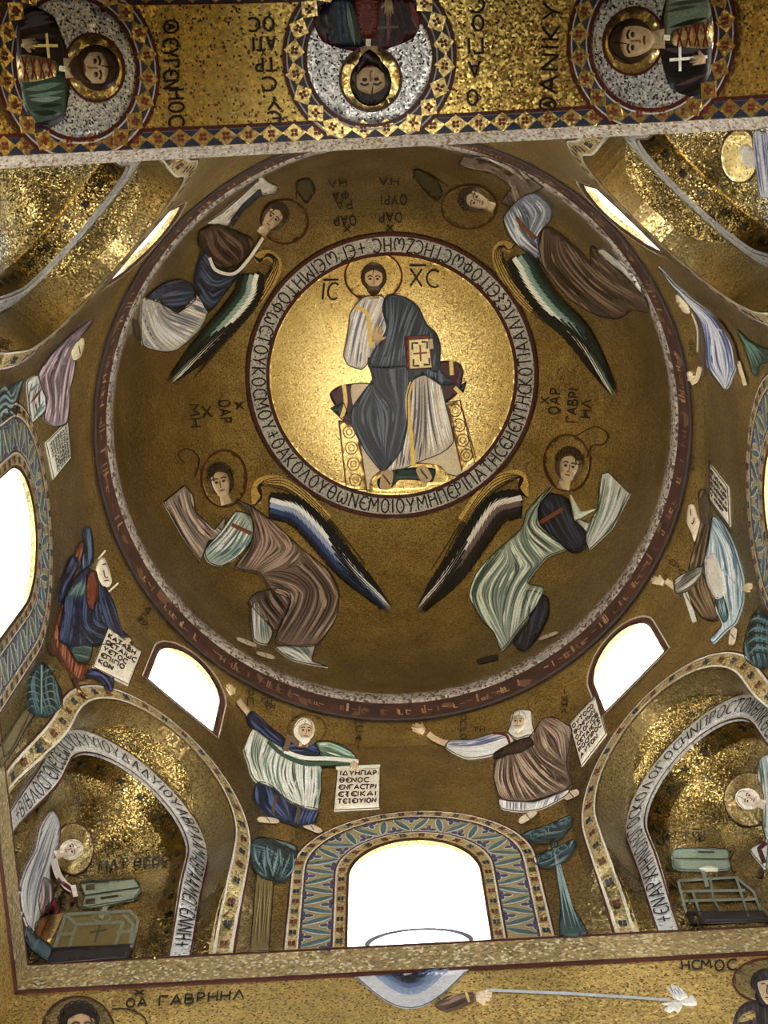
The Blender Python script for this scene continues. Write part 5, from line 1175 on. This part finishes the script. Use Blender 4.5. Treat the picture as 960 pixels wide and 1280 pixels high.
for p in ([(395, 790), (780, 770), (830, 825)], [(395, 790), (330, 990)], [(395, 790), (460, 850), (415, 990)], [(460, 850), (740, 835), (690, 980)], [(830, 825), (790, 990)], [(740, 790), (800, 850), (780, 970)], [(350, 910), (440, 905)], [(700, 900), (800, 890)]): F.line('desk_frame', '6c7064', p, 4, 3, 0, False)
F.line('desk_front/emblem', '3c4438', [(540, 900), (640, 880)], 2.4, 3, 0, False); F.line('desk_front/emblem', '3c4438', [(600, 850), (570, 960)], 2.4, 3, 0, False)
F.fill('desk_base', '2a2028', [(320, 995), (800, 970), (785, 1040), (285, 1078)], 3, False); F.done()
label_at('name_inscription', 'dark name lettering in the squinch beside the pale grey lectern box', [('MAT', (125, 1078), (13, -1.2), (-2, 12), 34), ('ΘEOC', (168, 1075), (11, -1), (-1, 11), 42)], 2.0, lay=7)
F = Inlay('seated_writer', 'seated mosaic writer in grey-green robe with a white-haired head', 'figure', WG, (800, 900, 4.569)); F.step = 4; F.ol = 1.1
F.halo((625, 455), 145, 155, 'gold', '4a2818', 1.6, 1)
F.fill('robe', '9aa8a4', [(690, 230), (730, 200), (800, 220), (900, 500), (860, 1000), (760, 900), (690, 810), (720, 700), (705, 580), (715, 430), (680, 330)], 3); F.folds('robe/folds', ['4c605c', 'd4dcd8'], [(700, 250), (720, 430), (720, 700)], [(770, 260), (800, 450), (790, 780)], 8, 3, 4)
F.fill('cuff', 'c8c8c4', [(630, 750), (700, 710), (730, 690), (720, 850), (690, 830)], 5); F.line('book_page', '4c1c20', [(720, 710), (680, 745), (710, 830)], 6, 6, 0, False); F.dot('ink_pot', '4c2420', (688, 880), 18, 4)
F.head((630, 455), 66, -72, 'c8bcae', 'cac4bc', .5, None, 6, .95); F.done()
F = Inlay('writing_desk', 'pale green lectern box above a faint grey open desk frame', 'desk', None, (800, 900, 4.569)); F.step = 4; F.ol = 1.1
F.fill('lectern_box', '7c8a7c', [(180, 790), (215, 742), (490, 745), (510, 800), (500, 860), (210, 860)], 3); F.line('lectern_box/edge', '343c34', [(190, 800), (500, 805)], 1.4, 5, 0, False); F.line('lectern_box/slot', '20261f', [(330, 762), (425, 764)], 2, 5, 0, False); F.fill('lectern_box/page', 'c8ccc0', [(340, 855), (395, 842), (445, 855), (440, 865), (350, 865)], 5)
F.line('lectern_box/bracket', '5a4a34', [(500, 750), (535, 745), (505, 800), (545, 870)], 2.4, 4, 0, False)
F.line('chain', '6c7470', [(360, 870), (385, 960)], 5, 3, 0, False); F.line('chain', '5c6460', [(400, 900), (420, 1030), (460, 1100)], 3, 3, 0, False)
for p in ([(215, 925), (270, 1110)], [(215, 925), (550, 905), (650, 990), (700, 1130)], [(240, 985), (600, 980)], [(300, 990), (350, 1130)], [(550, 910), (620, 1130)], [(260, 1040), (660, 1030)]): F.line('desk_frame', '6c746c', p, 3.2, 3, 0, False)
F.fill('desk_base', '2c2228', [(270, 1105), (700, 1100), (745, 1150), (290, 1168)], 3, False); F.done()
label_at('name_inscription', 'dark name letters in the squinch above the pale green lectern box', [('@', (827, 1040), (12, 0), (0, 11), 12), ('I', (856, 1040), (10, 0), (0, 10), 2), ('Ω', (866, 1040), (12, 0), (0, 9), 15), ('-', (866, 1041), (10, 0), (0, 10), 12)], 1.8, lay=7)
F = Inlay('seated_writer', 'mosaic writer in white-blue robe, in the squinch next to the striped robe', 'figure', WG, (640, 160, 3)); F.step = 4; F.ol = 1.1
F.halo((855, 105), 72, 100, 'gold_bright', '4a2818', 1.8, 1)
F.fill('robe', 'c0c0cc', [(905, 20), (960, -10), (1010, 40), (1020, 240), (960, 260), (935, 250), (920, 150)], 3); F.folds('robe/folds', ['4c5484', 'e4e4ec'], [(915, 30), (930, 150), (945, 245)], [(990, 20), (1000, 150), (990, 245)], 8, 2.6, 4)
F.fill('face', 'b8b0a0', [(860, 70), (885, 60), (915, 90), (920, 140), (890, 150), (865, 120)], 5); F.done()

# ------------------------------------------------------------------ wall under the band: arc of heaven, ray, dove, two haloed heads
F = Inlay('arc_of_heaven', 'half disc of white, grey and dark blue bands hanging under the cornice band', 'mosaic disc', None, (320, 980, 2.4)); F.step = 5
def half(rx, ry, m=20): return [(468 - rx + 2 * rx * i / m, 578 - 22 * i / m + ry * math.sin(pi * i / m)) for i in range(m + 1)]
for nm, c, rx, ry, l in (('outer_band', 'a8aab0', 170, 108, 1), ('grey_band', '6c7c94', 112, 68, 2), ('blue_band', '4a5a78', 82, 48, 3), ('dark_core', '232c3e', 62, 36, 4)): F.fill(nm, c, half(rx, ry), l, False)
F.line('rim', '5a6478', half(170, 108), 1.6, 3, 0, False)
F.fill('sleeve', '5c4a40', [(535, 665), (590, 640), (650, 630), (655, 655), (620, 670), (570, 685)], 5); F.line('sleeve/cuff', 'c0a868', [(630, 632), (640, 662)], 3, 7, 0, False); F.hand((675, 640), 26, 80, 'c8b8a0', 6); F.done()
F = Inlay('light_ray', 'thin pale blue ray running from the half disc to the dove', 'ray', None, (320, 980, 2.4)); F.step = 5
F.line('ray', 'a4acb8', [(690, 620), (960, 632), (1240, 650)], 3.6, 1, 0); F.done()
F = Inlay('white_dove', 'white mosaic dove with spread wings at the end of the pale ray', 'dove', None, (820, 1180, 6.857)); F.step = 3
F.fill('body', 'd8d8dc', [(50, 520), (120, 500), (200, 470), (270, 470), (310, 440), (350, 490), (345, 525), (280, 530), (200, 520), (110, 530)], 2)
F.fill('wing', 'd4d6dc', [(90, 375), (140, 400), (130, 355), (200, 380), (250, 420), (275, 460), (210, 490), (150, 470), (120, 420)], 3); F.fill('wing', 'e0e0e4', [(210, 500), (225, 540), (190, 590), (160, 570), (120, 590), (70, 570), (110, 540), (170, 500)], 3)
F.folds('wing/feathers', ['8a94ac', 'f0f0f2'], [(110, 385), (160, 460)], [(190, 385), (250, 450)], 5, 1.4, 4); F.done()
label_at('name_inscription', 'dark lettering between the dove and the cornice band', [('HCM', (852, 1203), (11, -.6), (1, 11), 36), ('OC', (894, 1202), (11, -.6), (0, 13), 24)], 2.2)
label_at('name_inscription', 'dark name lettering under the cornice band beside the curly-haired head', [('OA', (159, 1250), (11, -.8), (-1, 11), 25), ('X', (168, 1239), (8, 0), (0, 6), 12), ('ΓABPHHΛ', (200, 1247), (12, -1), (-1, 12), 106)], 2.2)
F = Inlay('haloed_head', 'curly dark-haired haloed head below the squinch with the pale grey lectern', 'figure', None, (0, 1220, 4)); F.step = 4; F.ol = 1.1
F.halo((390, 290), 185, 185, 'gold', '4a2818', 1.8, 1); F.head((395, 275), 110, 0, 'b09878', '2c2620', .5, None, 3, .95, True)
F.line('wing_edge', '3a2c18', [(560, 170), (640, 170), (720, 210), (740, 270)], 1.8, 2, 0); F.fill('mantle', '7a6c5c', [(200, 440), (390, 400), (600, 440), (700, 620), (120, 620)], 2); F.done()
F = Inlay('haloed_head', 'veiled haloed head and dark shoulders under the band beyond the dove', 'figure', None, (820, 1180, 6.857)); F.step = 4; F.ol = 1.1
F.halo((960, 320), 300, 190, 'gold', '5a1c18', 2.2, 1)
F.fill('veil', '2a2226', [(810, 350), (840, 270), (920, 230), (1020, 235), (1090, 300), (1100, 460), (1060, 540), (900, 540), (850, 470), (860, 410)], 3); F.fill('mantle', '33282c', [(660, 700), (690, 600), (760, 520), (880, 500), (1090, 530), (1200, 640), (1220, 800), (660, 800)], 2); F.folds('mantle/folds', ['1a1416', '5a4c50'], [(700, 610), (680, 760)], [(880, 520), (900, 780)], 6, 2, 4)
F.fill('face', 'b8a488', [(870, 350), (960, 325), (1040, 350), (1040, 440), (1000, 510), (950, 530), (900, 460)], 5)
for p in ([(900, 365), (935, 360)], [(980, 360), (1015, 362)], [(955, 370), (950, 440), (965, 445)], [(935, 480), (980, 480)]): F.line('face/feature', '3a2a20', p, 1.6, 7, 0)
F.fill('gold_ornament', 'gold_pale', [(760, 600), (840, 580), (850, 650), (700, 680)], 4); F.done()

# ------------------------------------------------------------------ worn lettering on the timber frieze
def fmap(a, z):
    t = (z - 14.68) / .26; r = 2.56 - .038 * t; c, s_ = math.cos(a / 2.54), math.sin(a / 2.54); return Vector((r * c, r * s_, z)), Vector((-c, -s_, 0))
F = Inlay('', '', '', mp=fmap, step=.04, root=fr)
rnd = random.Random(3)
for i in range(230):
    if rnd.random() < .35: continue
    a = i * 2 * pi * 2.54 / 230; h = rnd.uniform(.08, .16); z = 14.73
    c = rnd.choice(['9c7c5c', '8a6a4c', '6c4c38'])
    for q in range(rnd.randint(1, 3)):
        x = a + rnd.uniform(-.02, .03); F.line('worn_lettering', c, rnd.choice([[(x, z), (x, z + h)], [(x, z), (x + .03, z), (x + .035, z + h * .6)], [(x - .02, z + h * .4), (x + .025, z + h * .5)]]), rnd.uniform(.010, .02), 1, 0, False, True)
F.done()
M['lamp_black'] = plain('black_lamp_enamel', '1a1a1c', .4, 0, .1, 10)
for i, (loc, tg, pw) in enumerate(LAMPS):
    lamp('uplight', loc, tg, pw, WARM, .12, 48 if i in (4, 5) else 75, .8)  # soffit and nave entries are added lamps that only brighten those surfaces
# lamp housings: a cup on a bracket for the wall lamps, a floor stand for the nave lamps; soffit and nave ones are added
for i, (loc, tg, pw) in enumerate(LAMPS):
    d = (Vector(tg) - Vector(loc)).normalized(); q = d.to_track_quat('Z', 'Y'); L0 = Vector(loc)
    r0 = thing('uplight_lamp', ('black uplight lamp on a bracket at the pier by the crossing', 'added unseen floodlight on a floor stand, brightening the east wall', 'added unseen lamp on a bracket, brightening the soffit of the medallion arch')[1 if i > 5 else 2 if i > 3 else 0], 'lamp', ('uplights on the piers', 'added floodlights for the east wall')[i > 5])
    V, Fs = [], []; m_ = 20; prof = [(.0, -.26), (.1, -.26), (.13, -.05), (.17, -.03), (.15, -.03), (.11, -.06), (.0, -.2)]
    for r, z in prof: V += [L0 + q @ Vector((max(r, .002) * math.cos(2 * pi * j / m_), max(r, .002) * math.sin(2 * pi * j / m_), z)) for j in range(m_)]
    for a in range(len(prof) - 1):
        for j in range(m_): Fs.append((a * m_ + j, a * m_ + (j + 1) % m_, (a + 1) * m_ + (j + 1) % m_, (a + 1) * m_ + j))
    mesh_obj('housing', V, Fs, M['lamp_black'], r0, True)
    p = L0 - d * .2
    if i > 5: box('pole', p.x - .025, p.x + .025, p.y - .025, p.y + .025, 0, p.z, M['lamp_black'], r0); box('base', p.x - .25, p.x + .25, p.y - .25, p.y + .25, 0, .04, M['lamp_black'], r0)
    else: box('bracket', min(p.x, math.copysign(2.32, p.x)), max(p.x, math.copysign(2.32, p.x)), p.y - .02, p.y + .02, p.z - .02, p.z + .02, M['lamp_black'], r0)
